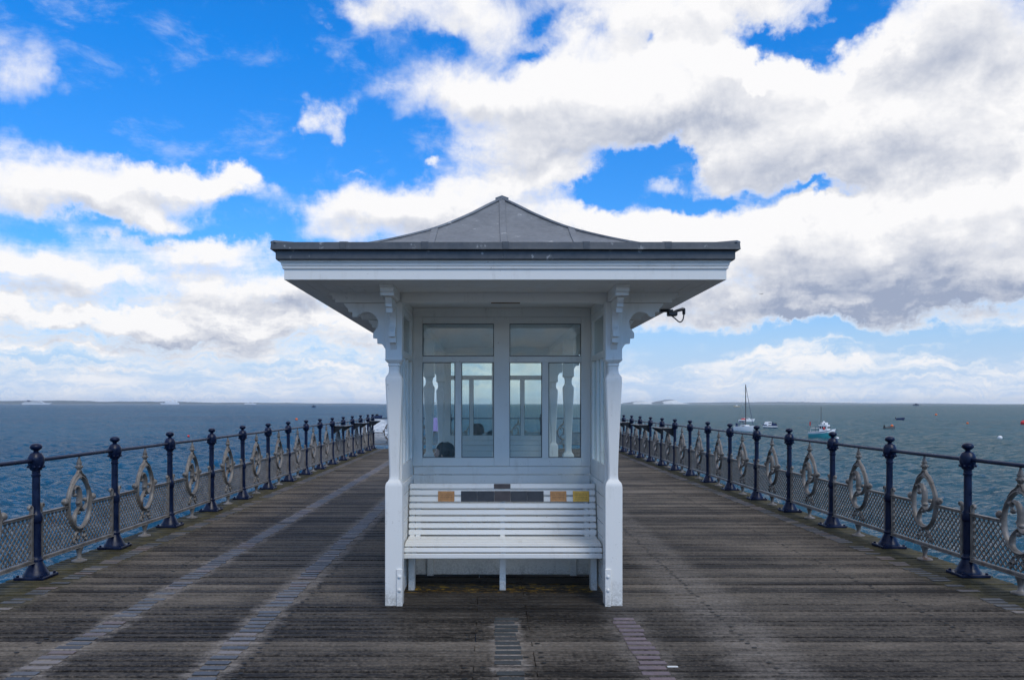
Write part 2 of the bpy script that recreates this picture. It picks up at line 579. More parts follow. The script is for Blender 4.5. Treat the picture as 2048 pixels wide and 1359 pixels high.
def m_deck():
    m, k, b = mat('weathered_deck_timber')
    g = k.new('ShaderNodeNewGeometry')
    p = g.outputs['Position']
    x, y, z = k.xyz(p)
    oi = k.new('ShaderNodeObjectInfo')
    rnd = oi.outputs['Random']
    # timber differs from board to board: the row index shifts the grain
    row = k.m('FLOOR', k.m('DIVIDE', y, 0.1))
    wn = k.new('ShaderNodeTexWhiteNoise')
    wn.noise_dimensions = '1D'
    k.put(wn.inputs['W'], k.m('ADD', row, 0.5))
    rv = wn.outputs['Value']
    gp = k.vec(k.m('MULTIPLY', x, 1.3), k.m('MULTIPLY', y, 13.0), k.m('MULTIPLY', rv, 50.0))
    grain = k.noise(gp, 1.6, 9, 0.68, 2.1, 0.4)
    fine = k.noise(k.vec(k.m('MULTIPLY', x, 9.0), k.m('MULTIPLY', y, 160.0), rv), 1.5, 5, 0.6)
    speck = k.noise(p, 38, 6, 0.72)
    patch = k.noise(k.vec(k.m('MULTIPLY', x, 0.55), k.m('MULTIPLY', y, 1.0), 3.0), 1.2, 7, 0.66)
    t = k.m('MULTIPLY_ADD', k.m('SUBTRACT', grain, 0.5), 0.75, 0.34)
    t = k.m('MULTIPLY_ADD', k.m('SUBTRACT', rv, 0.5), 0.5, t)
    t = k.m('MULTIPLY_ADD', k.m('SUBTRACT', patch, 0.5), 1.7, t)
    t = k.m('MULTIPLY_ADD', k.m('SUBTRACT', speck, 0.5), 1.8, t)
    t = k.m('MULTIPLY_ADD', k.m('SUBTRACT', fine, 0.5), 0.4, t)
    # foot-worn, bleached timber along the plate lines
    wob = k.m('MULTIPLY', k.m('SUBTRACT', k.noise(k.vm('MULTIPLY', p, (1, 2.5, 1)), 2.2, 6, 0.7), 0.5), 0.36)
    worn = None
    for cx, hw, amt, y1 in ((-3.84, .16, .4, 99), (-2.75, .15, .75, 99), (-1.685, .19, .75, 99), (0.115, .13, .8, 6.05), (0.995, .2, .35, 99),
                            (1.75, .35, .4, 99), (4.10, .12, .12, 99)):
        d = k.m('ABSOLUTE', k.m('SUBTRACT', k.m('ADD', x, wob), cx))
        w = k.m('MULTIPLY', k.ss(d, hw, hw * 0.45), amt)
        if y1 < 50:
            w = k.m('MULTIPLY', w, k.ss(y, y1, y1 - 0.2))
        worn = w if worn is None else k.m('MAXIMUM', worn, w)
    c = k.mix(k.ss(t, 0.05, 0.95, kind='LINEAR'), (0.012, 0.0092, 0.0070), (0.200, 0.168, 0.134))
    c = k.mix(k.m('MULTIPLY', worn, k.m('MULTIPLY', k.ss(grain, 0.38, 0.62, .25, 1.0), k.ss(speck, .35, .6, .45, 1.0))), c, (0.30, 0.262, 0.228))
    # algae by the open edges, lichen in the dry strip under the seat
    ed = k.m('MAXIMUM', k.m('SUBTRACT', x, 3.95), k.m('SUBTRACT', -3.66, x))
    ed = k.m('ADD', ed, k.m('MULTIPLY', k.m('SUBTRACT', k.noise(p, 1.7, 6, .7), .5), .55))
    alg = k.ss(ed, -0.02, 0.22)
    c = k.mix(k.m('MULTIPLY', alg, 0.80), c, k.mix(k.ss(k.noise(p, 6, 6, .7), .4, .64), (0.028, 0.027, 0.012), (0.082, 0.070, 0.026)))
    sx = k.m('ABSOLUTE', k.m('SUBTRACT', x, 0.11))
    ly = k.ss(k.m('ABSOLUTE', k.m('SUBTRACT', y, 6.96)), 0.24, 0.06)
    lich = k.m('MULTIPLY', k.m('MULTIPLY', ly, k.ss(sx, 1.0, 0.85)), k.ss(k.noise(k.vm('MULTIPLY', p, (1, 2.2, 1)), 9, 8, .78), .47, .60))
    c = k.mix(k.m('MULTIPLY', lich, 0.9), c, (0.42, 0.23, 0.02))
    # blacker deck boards under and around the shelter
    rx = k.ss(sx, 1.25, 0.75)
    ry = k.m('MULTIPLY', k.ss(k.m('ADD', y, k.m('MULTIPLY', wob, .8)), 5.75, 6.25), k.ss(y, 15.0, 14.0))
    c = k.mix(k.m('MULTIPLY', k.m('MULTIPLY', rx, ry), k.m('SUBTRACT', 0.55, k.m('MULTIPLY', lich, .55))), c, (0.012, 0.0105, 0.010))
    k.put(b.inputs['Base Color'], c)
    k.put(b.inputs['Roughness'], k.ss(t, 0.1, 0.9, 0.62, 0.85))
    b.inputs['Specular IOR Level'].default_value = 0.18
    h = k.m('ADD', k.m('MULTIPLY', fine, 0.5), k.m('ADD', k.m('MULTIPLY', grain, 0.6), k.m('MULTIPLY', speck, .4)))
    bump(k, b, h, 0.5, 0.008)
    return m


def m_plate():
    m, k, b = mat('engraved_memorial_plate')
    oi = k.new('ShaderNodeObjectInfo')
    g = k.new('ShaderNodeNewGeometry')
    p = g.outputs['Position']
    x, y, z = k.xyz(p)
    wn = k.new('ShaderNodeTexWhiteNoise')
    wn.noise_dimensions = '2D'
    k.put(wn.inputs['Vector'], k.vec(k.m('FLOOR', k.m('MULTIPLY', x, 1.0)), k.m('FLOOR', k.m('DIVIDE', y, 0.1)), 0.0))
    cr = k.new('ShaderNodeValToRGB')
    e = cr.color_ramp.elements
    e[0].color = (0.05, 0.055, 0.063, 1)
    e[1].position = 1.0
    e[1].color = (0.22, 0.19, 0.17, 1)
    for q, cc in ((.35, (.08, .085, .095)), (.6, (.12, .12, .125)), (.8, (.16, .12, .11))):
        n_ = e.new(q)
        n_.color = (*cc, 1)
    k.put(cr.inputs[0], wn.outputs['Value'])
    pur = k.m('MULTIPLY', k.ss(x, 0.5, 0.6), k.ss(x, 1.6, 1.5))
    c = k.mix(k.m('MULTIPLY', pur, .75), cr.outputs[0], (0.15, 0.10, 0.115))
    cen = k.ss(k.m('ABSOLUTE', k.m('SUBTRACT', x, 0.115)), .3, .25)
    c = k.mix(k.m('MULTIPLY', cen, .9), c, (0.035, 0.042, 0.043))
    n = k.noise(p, 30, 6, .7)
    c = k.mix(k.ss(n, .4, .75, 0, .3), c, (0.14, 0.125, 0.115))
    k.put(b.inputs['Base Color'], c)
    b.inputs['Metallic'].default_value = 0.1
    b.inputs['Specular IOR Level'].default_value = 0.35
    k.put(b.inputs['Roughness'], k.ss(n, .3, .7, .38, .6))
    return m


def m_glass():
    m, k, b = mat('window_glass')
    k.n.remove(b)
    out = k.n['Material Output']
    lw = k.new('ShaderNodeLayerWeight')
    lw.inputs['Blend'].default_value = 0.5
    f = k.m('MULTIPLY_ADD', k.m('POWER', lw.outputs['Facing'], 5.0), 0.90, 0.05)
    tr = k.new('ShaderNodeBsdfTransparent')
    tr.inputs[0].default_value = (0.89, 0.945, 0.93, 1)
    gl = k.new('ShaderNodeBsdfGlossy')
    gl.inputs['Roughness'].default_value = 0.02
    df = k.new('ShaderNodeBsdfDiffuse')
    df.inputs[0].default_value = (0.45, 0.52, 0.52, 1)
    g = k.new('ShaderNodeNewGeometry')
    gn = k.noise(g.outputs['Position'], 4, 7, .7)
    m1 = k.new('ShaderNodeMixShader')
    k.put(m1.inputs[0], f)
    k.l.new(tr.outputs[0], m1.inputs[1])
    k.l.new(gl.outputs[0], m1.inputs[2])
    m2 = k.new('ShaderNodeMixShader')
    k.put(m2.inputs[0], k.ss(gn, .3, .8, 0.015, 0.06))
    k.l.new(m1.outputs[0], m2.inputs[1])
    k.l.new(df.outputs[0], m2.inputs[2])
    k.l.new(m2.outputs[0], out.inputs[0])
    return m


def m_sea():
    m, k, b = mat('sea_water')
    g = k.new('ShaderNodeNewGeometry')
    p = g.outputs['Position']
    x, y, z = k.xyz(p)
    pp = k.vec(k.m('MULTIPLY', x, 0.55), y, 0.0)
    big = k.noise(p, 0.016, 4, .6)
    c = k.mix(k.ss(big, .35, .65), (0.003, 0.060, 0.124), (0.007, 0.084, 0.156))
    c = k.mix(k.ss(x, -20, 60, 0.0, 0.7), c, (0.040, 0.098, 0.100))  # left-to-right difference in sky reflection, painted into the water colour
    # broken foam: scattered flecks, and the white wake of a launch
    fl = k.m('MULTIPLY', k.ss(k.noise(pp, 0.9, 6, .7), .68, .76), k.ss(k.noise(p, .06, 3, .5), .5, .62))
    d1 = k.m('ABSOLUTE', k.m('ADD', k.m('SUBTRACT', x, k.m('MULTIPLY', y, -0.140)), 0.0))
    wake = k.m('MULTIPLY', k.ss(d1, 5.5, 1.0), k.m('MULTIPLY', k.ss(y, 95, 150), k.ss(y, 330, 260)))
    wake = k.m('MULTIPLY', wake, k.ss(k.noise(pp, 0.5, 6, .7), .36, .56))
    foam = k.m('MAXIMUM', k.m('MULTIPLY', fl, 0.5), k.m('MULTIPLY', wake, .9))
    h = k.m('ADD', k.m('MULTIPLY', k.noise(pp, 2.6, 5, .6), 0.22), k.m('ADD', k.m('MULTIPLY', k.noise(pp, 0.7, 5, .62), 0.55),
            k.m('ADD', k.m('MULTIPLY', k.noise(pp, .26, 4, .6), 1.3), k.m('MULTIPLY', k.noise(pp, .07, 4, .6), 3.0))))
    nd = k.new('ShaderNodeBump')
    nd.inputs['Strength'].default_value = 0.9
    nd.inputs['Distance'].default_value = 1.0
    k.put(nd.inputs['Height'], h)
    nrm = nd.outputs[0]
    # wind-roughened water: facets hide one another at grazing angles, so it never becomes a mirror
    k.n.remove(b)
    df = k.new('ShaderNodeBsdfDiffuse')
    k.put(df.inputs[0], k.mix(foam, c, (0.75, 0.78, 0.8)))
    k.put(df.inputs['Normal'], nrm)
    gl = k.new('ShaderNodeBsdfGlossy')
    gl.inputs['Roughness'].default_value = 0.06
    k.put(gl.inputs['Normal'], nrm)
    lw = k.new('ShaderNodeLayerWeight')
    lw.inputs['Blend'].default_value = 0.5
    k.put(lw.inputs['Normal'], nrm)
    f = k.m('MULTIPLY_ADD', k.m('POWER', lw.outputs['Facing'], 6.5), 0.55, 0.015)
    f = k.m('MULTIPLY', f, k.m('SUBTRACT', 1.0, foam))
    mx = k.new('ShaderNodeMixShader')
    k.put(mx.inputs[0], f)
    k.l.new(df.outputs[0], mx.inputs[1])
    k.l.new(gl.outputs[0], mx.inputs[2])
    k.l.new(mx.outputs[0], k.n['Material Output'].inputs[0])
    return m


WHITE = m_white()
LEAD = m_lead()
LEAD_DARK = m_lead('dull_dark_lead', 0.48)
NAVY = m_navy()
IRON = m_iron()
DECK = m_deck()
PLATE = m_plate()
GLASS = m_glass()
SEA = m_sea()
BLACK = simple('black_plastic', (0.008, 0.008, 0.010), 0.35, var=.2)
DARKMETAL = simple('dark_bolt_metal', (0.012, 0.011, 0.010), 0.6, var=.3)
TARRED = simple('tarred_timber', (0.02, 0.017, 0.014), 0.85, var=.4)
COPPER = simple('copper_plate', (0.34, 0.175, 0.075), 0.42, 0.6, var=.25, scale=25)
BRASS = simple('brass_plate', (0.52, 0.33, 0.10), 0.36, 0.7, var=.35, scale=30)
BRONZE = simple('darkened_bronze_plate', (0.040, 0.036, 0.034), 0.36, 0.4, var=.25, scale=14)
BROWNPLATE = simple('brown_bronze_plate', (0.065, 0.046, 0.036), 0.36, 0.4, var=.3, scale=16)
RUSTY = simple('rusty_timber', (0.16, 0.08, 0.03), 0.8, var=.4)
BOATWHITE = simple('boat_white_gelcoat', (0.78, 0.78, 0.77), 0.35, var=.05, bmp=0)
TURQ = simple('turquoise_hull_paint', (0.03, 0.24, 0.27), 0.35, var=.1, bmp=0)
BOATNAVY = simple('boat_navy_paint', (0.012, 0.025, 0.08), 0.35, var=.1, bmp=0)
DARKWIN = simple('dark_boat_window', (0.012, 0.015, 0.02), 0.15, var=.1, bmp=0)
ALU = simple('mast_aluminium', (0.10, 0.10, 0.10), 0.45, 0.3, var=.1, bmp=0)
RED = simple('red_float', (0.62, 0.03, 0.03), 0.45, var=.1, bmp=0)
ORANGE = simple('orange_float', (0.75, 0.14, 0.02), 0.45, var=.1, bmp=0)
BEIGE = simple('beige_boat_paint', (0.55, 0.45, 0.30), 0.5, var=.1, bmp=0)
GREYRIB = simple('grey_rubber', (0.10, 0.10, 0.10), 0.6, var=.1, bmp=0)
LILAC = simple('lilac_cloth', (0.38, 0.30, 0.62), 0.85, var=.1, scale=30)
SKIN = simple('skin', (0.52, 0.32, 0.24), 0.5, var=.05, scale=30, bmp=0)
COAST = simple('wooded_coast', (0.045, 0.055, 0.045), 0.9, var=.5, scale=.01, bmp=0)
CHALK = simple('chalk_cliff', (0.72, 0.71, 0.66), 0.9, var=.15, scale=.02, bmp=0)
TOWN = simple('pale_seafront', (0.26, 0.25, 0.22), 0.9, var=.2, scale=.05, bmp=0)
GULL = simple('gull_feathers', (0.25, 0.25, 0.26), 0.8, var=.1, bmp=0)

# ------------------------------------------------------------------ sea
SEA_Z = -4.0


def build_sea():
    r = np.concatenate([np.geomspace(4, 17, 20, endpoint=False), np.geomspace(17, 520, 640, endpoint=False), np.geomspace(520, 27000, 130)])
    th = np.concatenate([np.linspace(-42, 42, 760), np.linspace(46, 314, 68)]) * math.pi / 180
    nr, nt = len(r), len(th)
    TH, RR = np.meshgrid(th, r)
    X, Y = RR * np.sin(TH), RR * np.cos(TH)
    Z = np.zeros_like(X)
    dr = np.gradient(r)[:, None]
    wind = R(62)                                        # direction the waves run, clockwise from +Y
    for i in range(46):
        lam = 0.5 * (7.0 / 0.5) ** rng.random()
        a = wind + rng.normal(0, 0.55)
        kx, ky = math.sin(a) * 2 * math.pi / lam, math.cos(a) * 2 * math.pi / lam
        amp = 0.011 * lam ** 0.8
        fade = np.clip((lam / (dr * 2.2)) - 0.6, 0, 1)
        ph = kx * X + ky * Y + rng.random() * 6.28
        Z += amp * fade * (np.sin(ph) + 0.25 * np.cos(2 * ph))
    gust = 0.75 + 0.35 * np.sin(X * .021 + 1.3) * np.sin(Y * .013 + .4)
    Z *= gust
    me = bpy.data.meshes.new('sea')
    co = np.stack([X, Y, Z + SEA_Z], -1).reshape(-1, 3)
    co = np.vstack([co, [[0, 0, SEA_Z]]])
    i, j = np.meshgrid(np.arange(nr - 1), np.arange(nt), indexing='ij')
    j2 = (j + 1) % nt
    q = np.stack([i * nt + j, i * nt + j2, (i + 1) * nt + j2, (i + 1) * nt + j], -1).reshape(-1, 4)[:, ::-1]
    tri = np.stack([np.full(nt, nr * nt), (np.arange(nt) + 1) % nt, np.arange(nt)], -1)
    loops = np.concatenate([q.ravel(), tri.ravel()]).astype(np.int32)
    starts = np.concatenate([np.arange(len(q)) * 4, len(q) * 4 + np.arange(nt) * 3]).astype(np.int32)
    me.vertices.add(len(co))
    me.vertices.foreach_set('co', co.ravel().astype(np.float32))
    me.loops.add(len(loops))
    me.loops.foreach_set('vertex_index', loops)
    me.polygons.add(len(starts))
    me.polygons.foreach_set('loop_start', starts)
    me.update(calc_edges=True)
    me.shade_smooth()
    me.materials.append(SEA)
    return tag(inst('sea', me), kind='structure')


build_sea()


def ridge(name, mats, x0, x1, y, depth, prof, n=160, seed=1, rough=.2, face=None):
    """a long low land mass with a front slope, a crest and a back slope"""
    rs = np.random.default_rng(seed)
    mb = MB()
    ph = rs.random((6, 2)) * 6.28
    rows = []
    for i in range(n + 1):
        t = i / n
        x = x0 + (x1 - x0) * t
        h = interp(t, prof)
        nz = sum(math.sin(t * (9 * 1.9 ** q) * 3 + ph[q][0]) / 1.45 ** q for q in range(6)) * rough / 2.2
        h = max(0.0, h * (1 + nz))
        off = math.sin(t * 17 + ph[0][1]) * depth * .06
        rows.append([(x, y + off, SEA_Z - 0.5), (x, y + depth * .03 + off, SEA_Z + h * .55), (x, y + depth * .16 + off, SEA_Z + h * .86),
                     (x, y + depth * .5, SEA_Z + h), (x, y + depth, SEA_Z - .5)])
    vs = [p for r_ in rows for p in r_]
    fs = []
    for i in range(n):
        for j in range(4):
            fs.append([i * 5 + j, (i + 1) * 5 + j, (i + 1) * 5 + j + 1, i * 5 + j + 1])
    mb.add(vs, fs)
    if face:
        mb.mi = [1 if (k % 4) in (0, 1) and face(k // 4 / n) else 0 for k in range(len(fs))]
    else:
        mb.mi = [0] * len(fs)
    o = mb.build(name, mats, smooth=R(50))
    return tag(o, kind='structure')


def far_x(px, Y):                       # bearing of a far thing -> its x at distance Y
    return px / 1600 * Y


ridge('coastline', [COAST, TOWN], far_x(-1150, 16000), far_x(-215, 16000), 16000, 1500,
      [(0, 78), (.2, 70), (.35, 60), (.5, 50), (.62, 33), (.72, 26), (.85, 19), (.95, 12), (1, 0)], seed=3, rough=.22)
ridge('chalk_headland', [COAST, CHALK], far_x(268, 20000), far_x(400, 20000), 20000, 1500,
      [(0, 0), (.08, 25), (.25, 70), (.4, 60), (.5, 40), (.62, 75), (.72, 108), (.80, 112), (.9, 50), (1, 0)], seed=5, rough=.10,
      face=lambda t: t > .15 and (t < .42 or t > .6))
ridge('far_hills', [COAST], far_x(330, 24000), far_x(1000, 24000), 24000, 1500,
      [(0, 0), (.12, 38), (.3, 60), (.4, 66), (.55, 45), (.7, 22), (.8, 30), (.9, 16), (1, 0)], seed=8, rough=.12)
ridge('headland_ashore', [COAST], 40, 900, -560, 260,
      [(0, 0), (.1, 24), (.25, 30), (.4, 46), (.7, 62), (1, 40)], seed=9, rough=.14)

# ------------------------------------------------------------------ pier deck
LX, RX = -4.18, 4.47                      # railing lines
END_Y = 28.5
dk = MB()
for jx in (-3.04, -1.5, 0.09, 1.72, 3.33):
    dk.box(jx - .09, jx + .09, -8, END_Y, -.34, -.045)
dk.box(LX - .17, LX + .05, -8, END_Y + .1, -.36, -.046)
dk.box(RX - .05, RX + .17, -8, END_Y + .1, -.36, -.046)
for q in range(12):
    dk.box(LX - .1, RX + .1, -7.5 + 3.2 * q, -7.25 + 3.2 * q, -.7, -.345)
deck = tag(dk.build('pier_deck', TARRED), kind='structure')

XL, XR = LX - .19, RX + .19


def plank_mesh(x0, x1, seed, nseg=5):
    rs = random.Random(seed)
    mb = MB()
    hw = rs.uniform(.0360, .0405)
    sec = [(-hw, -.042), (-hw, -.005), (-hw + .004, 0), (hw - .004, 0), (hw, -.005), (hw, -.042)]
    vs, fs = [], []
    for i in range(nseg + 1):
        x = x0 + (x1 - x0) * i / nseg
        e0, e1, dz = rs.uniform(-.003, .003), rs.uniform(-.003, .003), rs.uniform(-.002, .002)
        for (sy, sz) in sec:
            vs.append((x, sy + (e0 if sy < 0 else e1), sz + dz))
    for i in range(nseg):
        for q in range(6):
            r = (q + 1) % 6
            fs.append([i * 6 + q, i * 6 + r, i * 6 + 6 + r, i * 6 + 6 + q])
    fs.append([0, 1, 2, 3, 4, 5])
    fs.append([nseg * 6 + q for q in range(6)][::-1])
    return mb.add(vs, fs)


def joint(n):
    return (-.10, .28)[n % 2] if n % 5 else (-.10, .28)[(n + 1) % 2]


pm = {}
for jv in (-.10, .28):
    for s in range(5):
        pm[('L', jv, s)] = plank_mesh(XL, jv - .003, 10 + s).mesh('plank', DECK)
        pm[('R', jv, s)] = plank_mesh(jv + .003, XR, 20 + s).mesh('plank', DECK)
for n in range(44, 194):
    jv = joint(n)
    for side in 'LR':
        s = random.randrange(5)
        inst('plank', pm[(side, jv, s)], deck, (0, n * .1 + .05 + random.uniform(-.0015, .0015), random.uniform(-.004, .001)),
             (random.uniform(-.03, .03), 0, 0))
for lo, hi in ((194, 286), (-70, 44)):
    far = MB()
    for n in range(lo, hi):
        jv = joint(n)
        for a, b_ in ((XL, jv - .003), (jv + .003, XR)):
            q = plank_mesh(a, b_, n, 2)
            dz = random.uniform(-.003, .001)
            far.add([(x, y + n * .1 + .05, z + dz) for x, y, z in q.v], q.f)
    tag(far.build('planks', DECK, deck), kind='stuff')

bolts = MB()
for n in range(44, 194):
    for bx in (-3.04, -1.5, 1.72, 3.33):
        if random.random() < .9:
            bolts.lathe([(.0145, 0), (.0145, .0016)], 8, (bx + random.uniform(-.02, .02), n * .1 + .05 + random.uniform(-.012, .012), .0008), 1.25, .85)
    jv = joint(n)
    for dx in (-.05, .05):
        if random.random() < .85:
            bolts.lathe([(.0145, 0), (.0145, .0016)], 8, (jv + dx + random.uniform(-.015, .015), n * .1 + .05 + random.uniform(-.01, .01), .0008), 1.25, .85)
tag(bolts.build('bolt_heads', DARKMETAL, deck), kind='stuff')

plate_me = [MB().box(-w / 2, w / 2, -.028, .028, -.003, .0030, .0014).mesh('plaque', PLATE) for w in (.150, .165, .176)]
count = 0
farp = MB()
for ci, cx in enumerate(COLS):
    for n in range(46, 284):
        if ci == 3 and n > 59 or ci == 4 and n > 59:
            break
        if ci == 5 and n < 60:
            continue
        if random.random() < (.05 if ci in (1, 2, 3, 4) else .22):
            continue
        px_, py_ = cx + random.uniform(-.012, .012), n * .1 + .05 + random.uniform(-.004, .004)
        near = n < (92 if ci == 5 else 122)
        if near and count < 298:
            inst('plaque', plate_me[random.randrange(3)], deck, (px_, py_, .0012), (0, 0, random.uniform(-.012, .012)))
            count += 1
        else:
            farp.box(px_ - .083, px_ + .083, py_ - .028, py_ + .028, -.002, .0042)
tag(farp.build('plaques', PLATE, deck), kind='stuff')
MB().box(1.08, 1.145, 4.862, 4.884, 0, .003, .001).build('plaque', simple('white_enamel_plate', (.62, .62, .6), .4, var=.1), deck)

# ------------------------------------------------------------------ railing: posts
def make_post():
    root = empty('railing_post')
    p = MB().box(-.135, .135, -.135, .135, 0, .028, .006)
    p.build('base_plate', NAVY, root)
    MB().lathe([(.112, .028), (.108, .045), (.096, .06), (.090, .072), (.078, .10), (.062, .13), (.055, .15), (.058, .158), (.058, .17), (.050, .178), (.046, .20)],
               20).build('bell_foot', NAVY, root, R(35))
    MB().lathe([(.043, .20), (.042, .50), (.050, .51), (.054, .53), (.054, .57), (.050, .59), (.038, .605), (.035, .63), (.0335, .93), (.040, .935), (.041, .95),
                (.035, .956), (.035, .985), (.048, .992), (.052, 1.004)], 20).build('shaft', NAVY, root, R(35))
    b = MB().lathe([(.052, 1.004), (.058, 1.012), (.060, 1.026), (.066, 1.042), (.070, 1.056), (.071, 1.098), (.067, 1.112), (.060, 1.126), (.052, 1.140), (.046, 1.148),
                    (.030, 1.154), (.022, 1.162)], 20).build('rail_boss', NAVY, root, R(30))
    ring = MB()
    for q in range(10):
        a = q * math.tau / 10
        ring.ball((.066 * math.cos(a), .066 * math.sin(a), 1.022), .012, 6, 4)
    ring.build('leaf_collar', NAVY, b, R(60))
    MB().lathe([(.020, 1.160), (.022, 1.170), (.036, 1.178), (.049, 1.190), (.053, 1.203), (.050, 1.216), (.038, 1.228), (.018, 1.235), (.004, 1.237)],
               20).build('knob', NAVY, root, R(40))
    for sx in (-1, 1):
        for sy in (-1, 1):
            MB().lathe([(.014, .028), (.014, .040), (.008, .044)], 6, (sx * .108, sy * .108, 0)).build('bolt', NAVY, root)
    return root


post0 = make_post()


def place(proto, first, loc, rz, label, cat, group, sx=1.0):
    o = proto if first else copy_tree(proto)
    o.location = loc
    o.rotation_euler = (random.gauss(0, .004), random.gauss(0, .004), rz + random.gauss(0, .006))
    o.scale = (sx, 1, 1)
    return tag(o, label, cat, group)


LY = [7.37 + 1.54 * k for k in range(14)] + [END_Y]
RY = [7.48 + 1.483 * k for k in range(14)] + [END_Y]
EXS = [-3.02, -1.41, 0.20, 1.82, 3.43]
first = True
for side, X, YS in (('left', LX, LY), ('right', RX, RY)):
    for i, y in enumerate(YS):
        if i == len(YS) - 1:
            lab = 'navy iron corner post where the %s railing meets the end railing' % side
        elif i == 0:
            lab = 'nearest and largest navy ball-topped post in view on the %s railing' % side
        else:
            lab = 'navy ball-topped post, %s in view from the near end of the %s railing' % (WORDS[i], side)
        place(post0, first, (X, y, 0), 0, lab, 'post', 'navy railing posts')
        first = False
    place(post0, False, (X, YS[0] - (1.54 if side == 'left' else 1.483), 0), 0,
          'navy post just outside the picture on the near %s railing' % side, 'post', 'navy railing posts')
ENDW = ['leftmost', 'second from left', 'middle', 'second from right', 'rightmost']
for i, x in enumerate(EXS):
    place(post0, False, (x, END_Y, 0), 0, 'navy post, %s of five along the end railing seen beyond the shelter' % ENDW[i], 'post', 'navy railing posts')

# ------------------------------------------------------------------ railing: cast panels
RC, RR_, EU = 0.592, 0.250, 0.84


def lattice(half, thick=.006):
    mb = MB()
    z0, z1 = .182, .562

    def inside(u, z):
        return abs(u) < half and z0 < z < z1 and ((u / EU) ** 2 + (z - RC) ** 2) > (RR_ + .01) ** 2
    pitch = .066
    for sgn, yo in ((1, -.0032), (-1, .0032)):
        c = -1.6
        while c < 1.8:
            run = None
            st = .006
            u = -half - .01
            while u < half + .02:
                z = c + sgn * u
                if inside(u, z):
                    if run is None:
                        run = [u, u]
                    run[1] = u
                elif run is not None:
                    if run[1] - run[0] > .008:
                        a, b_ = Vector((run[0], yo, c + sgn * run[0])), Vector((run[1], yo, c + sgn * run[1]))
                        t = (b_ - a).normalized()
                        nn = Vector((-t.z, 0, t.x)) * .0068
                        d = Vector((0, thick / 2, 0))
                        q = [a + nn + d, a - nn + d, b_ - nn + d, b_ + nn + d, a + nn - d, a - nn - d, b_ - nn - d, b_ + nn - d]
                        mb.add(q, [(0, 1, 2, 3), (7, 6, 5, 4), (0, 4, 5, 1), (1, 5, 6, 2), (2, 6, 7, 3), (3, 7, 4, 0)])
                    run = None
                u += st
            c += pitch
    return mb


def spiral(cu, cz, r0, r1, a0, a1, n=16):
    return [(cu + (r0 + (r1 - r0) * i / n) * math.cos(a0 + (a1 - a0) * i / n), 0, cz + (r0 + (r1 - r0) * i / n) * math.sin(a0 + (a1 - a0) * i / n)) for i in range(n + 1)]


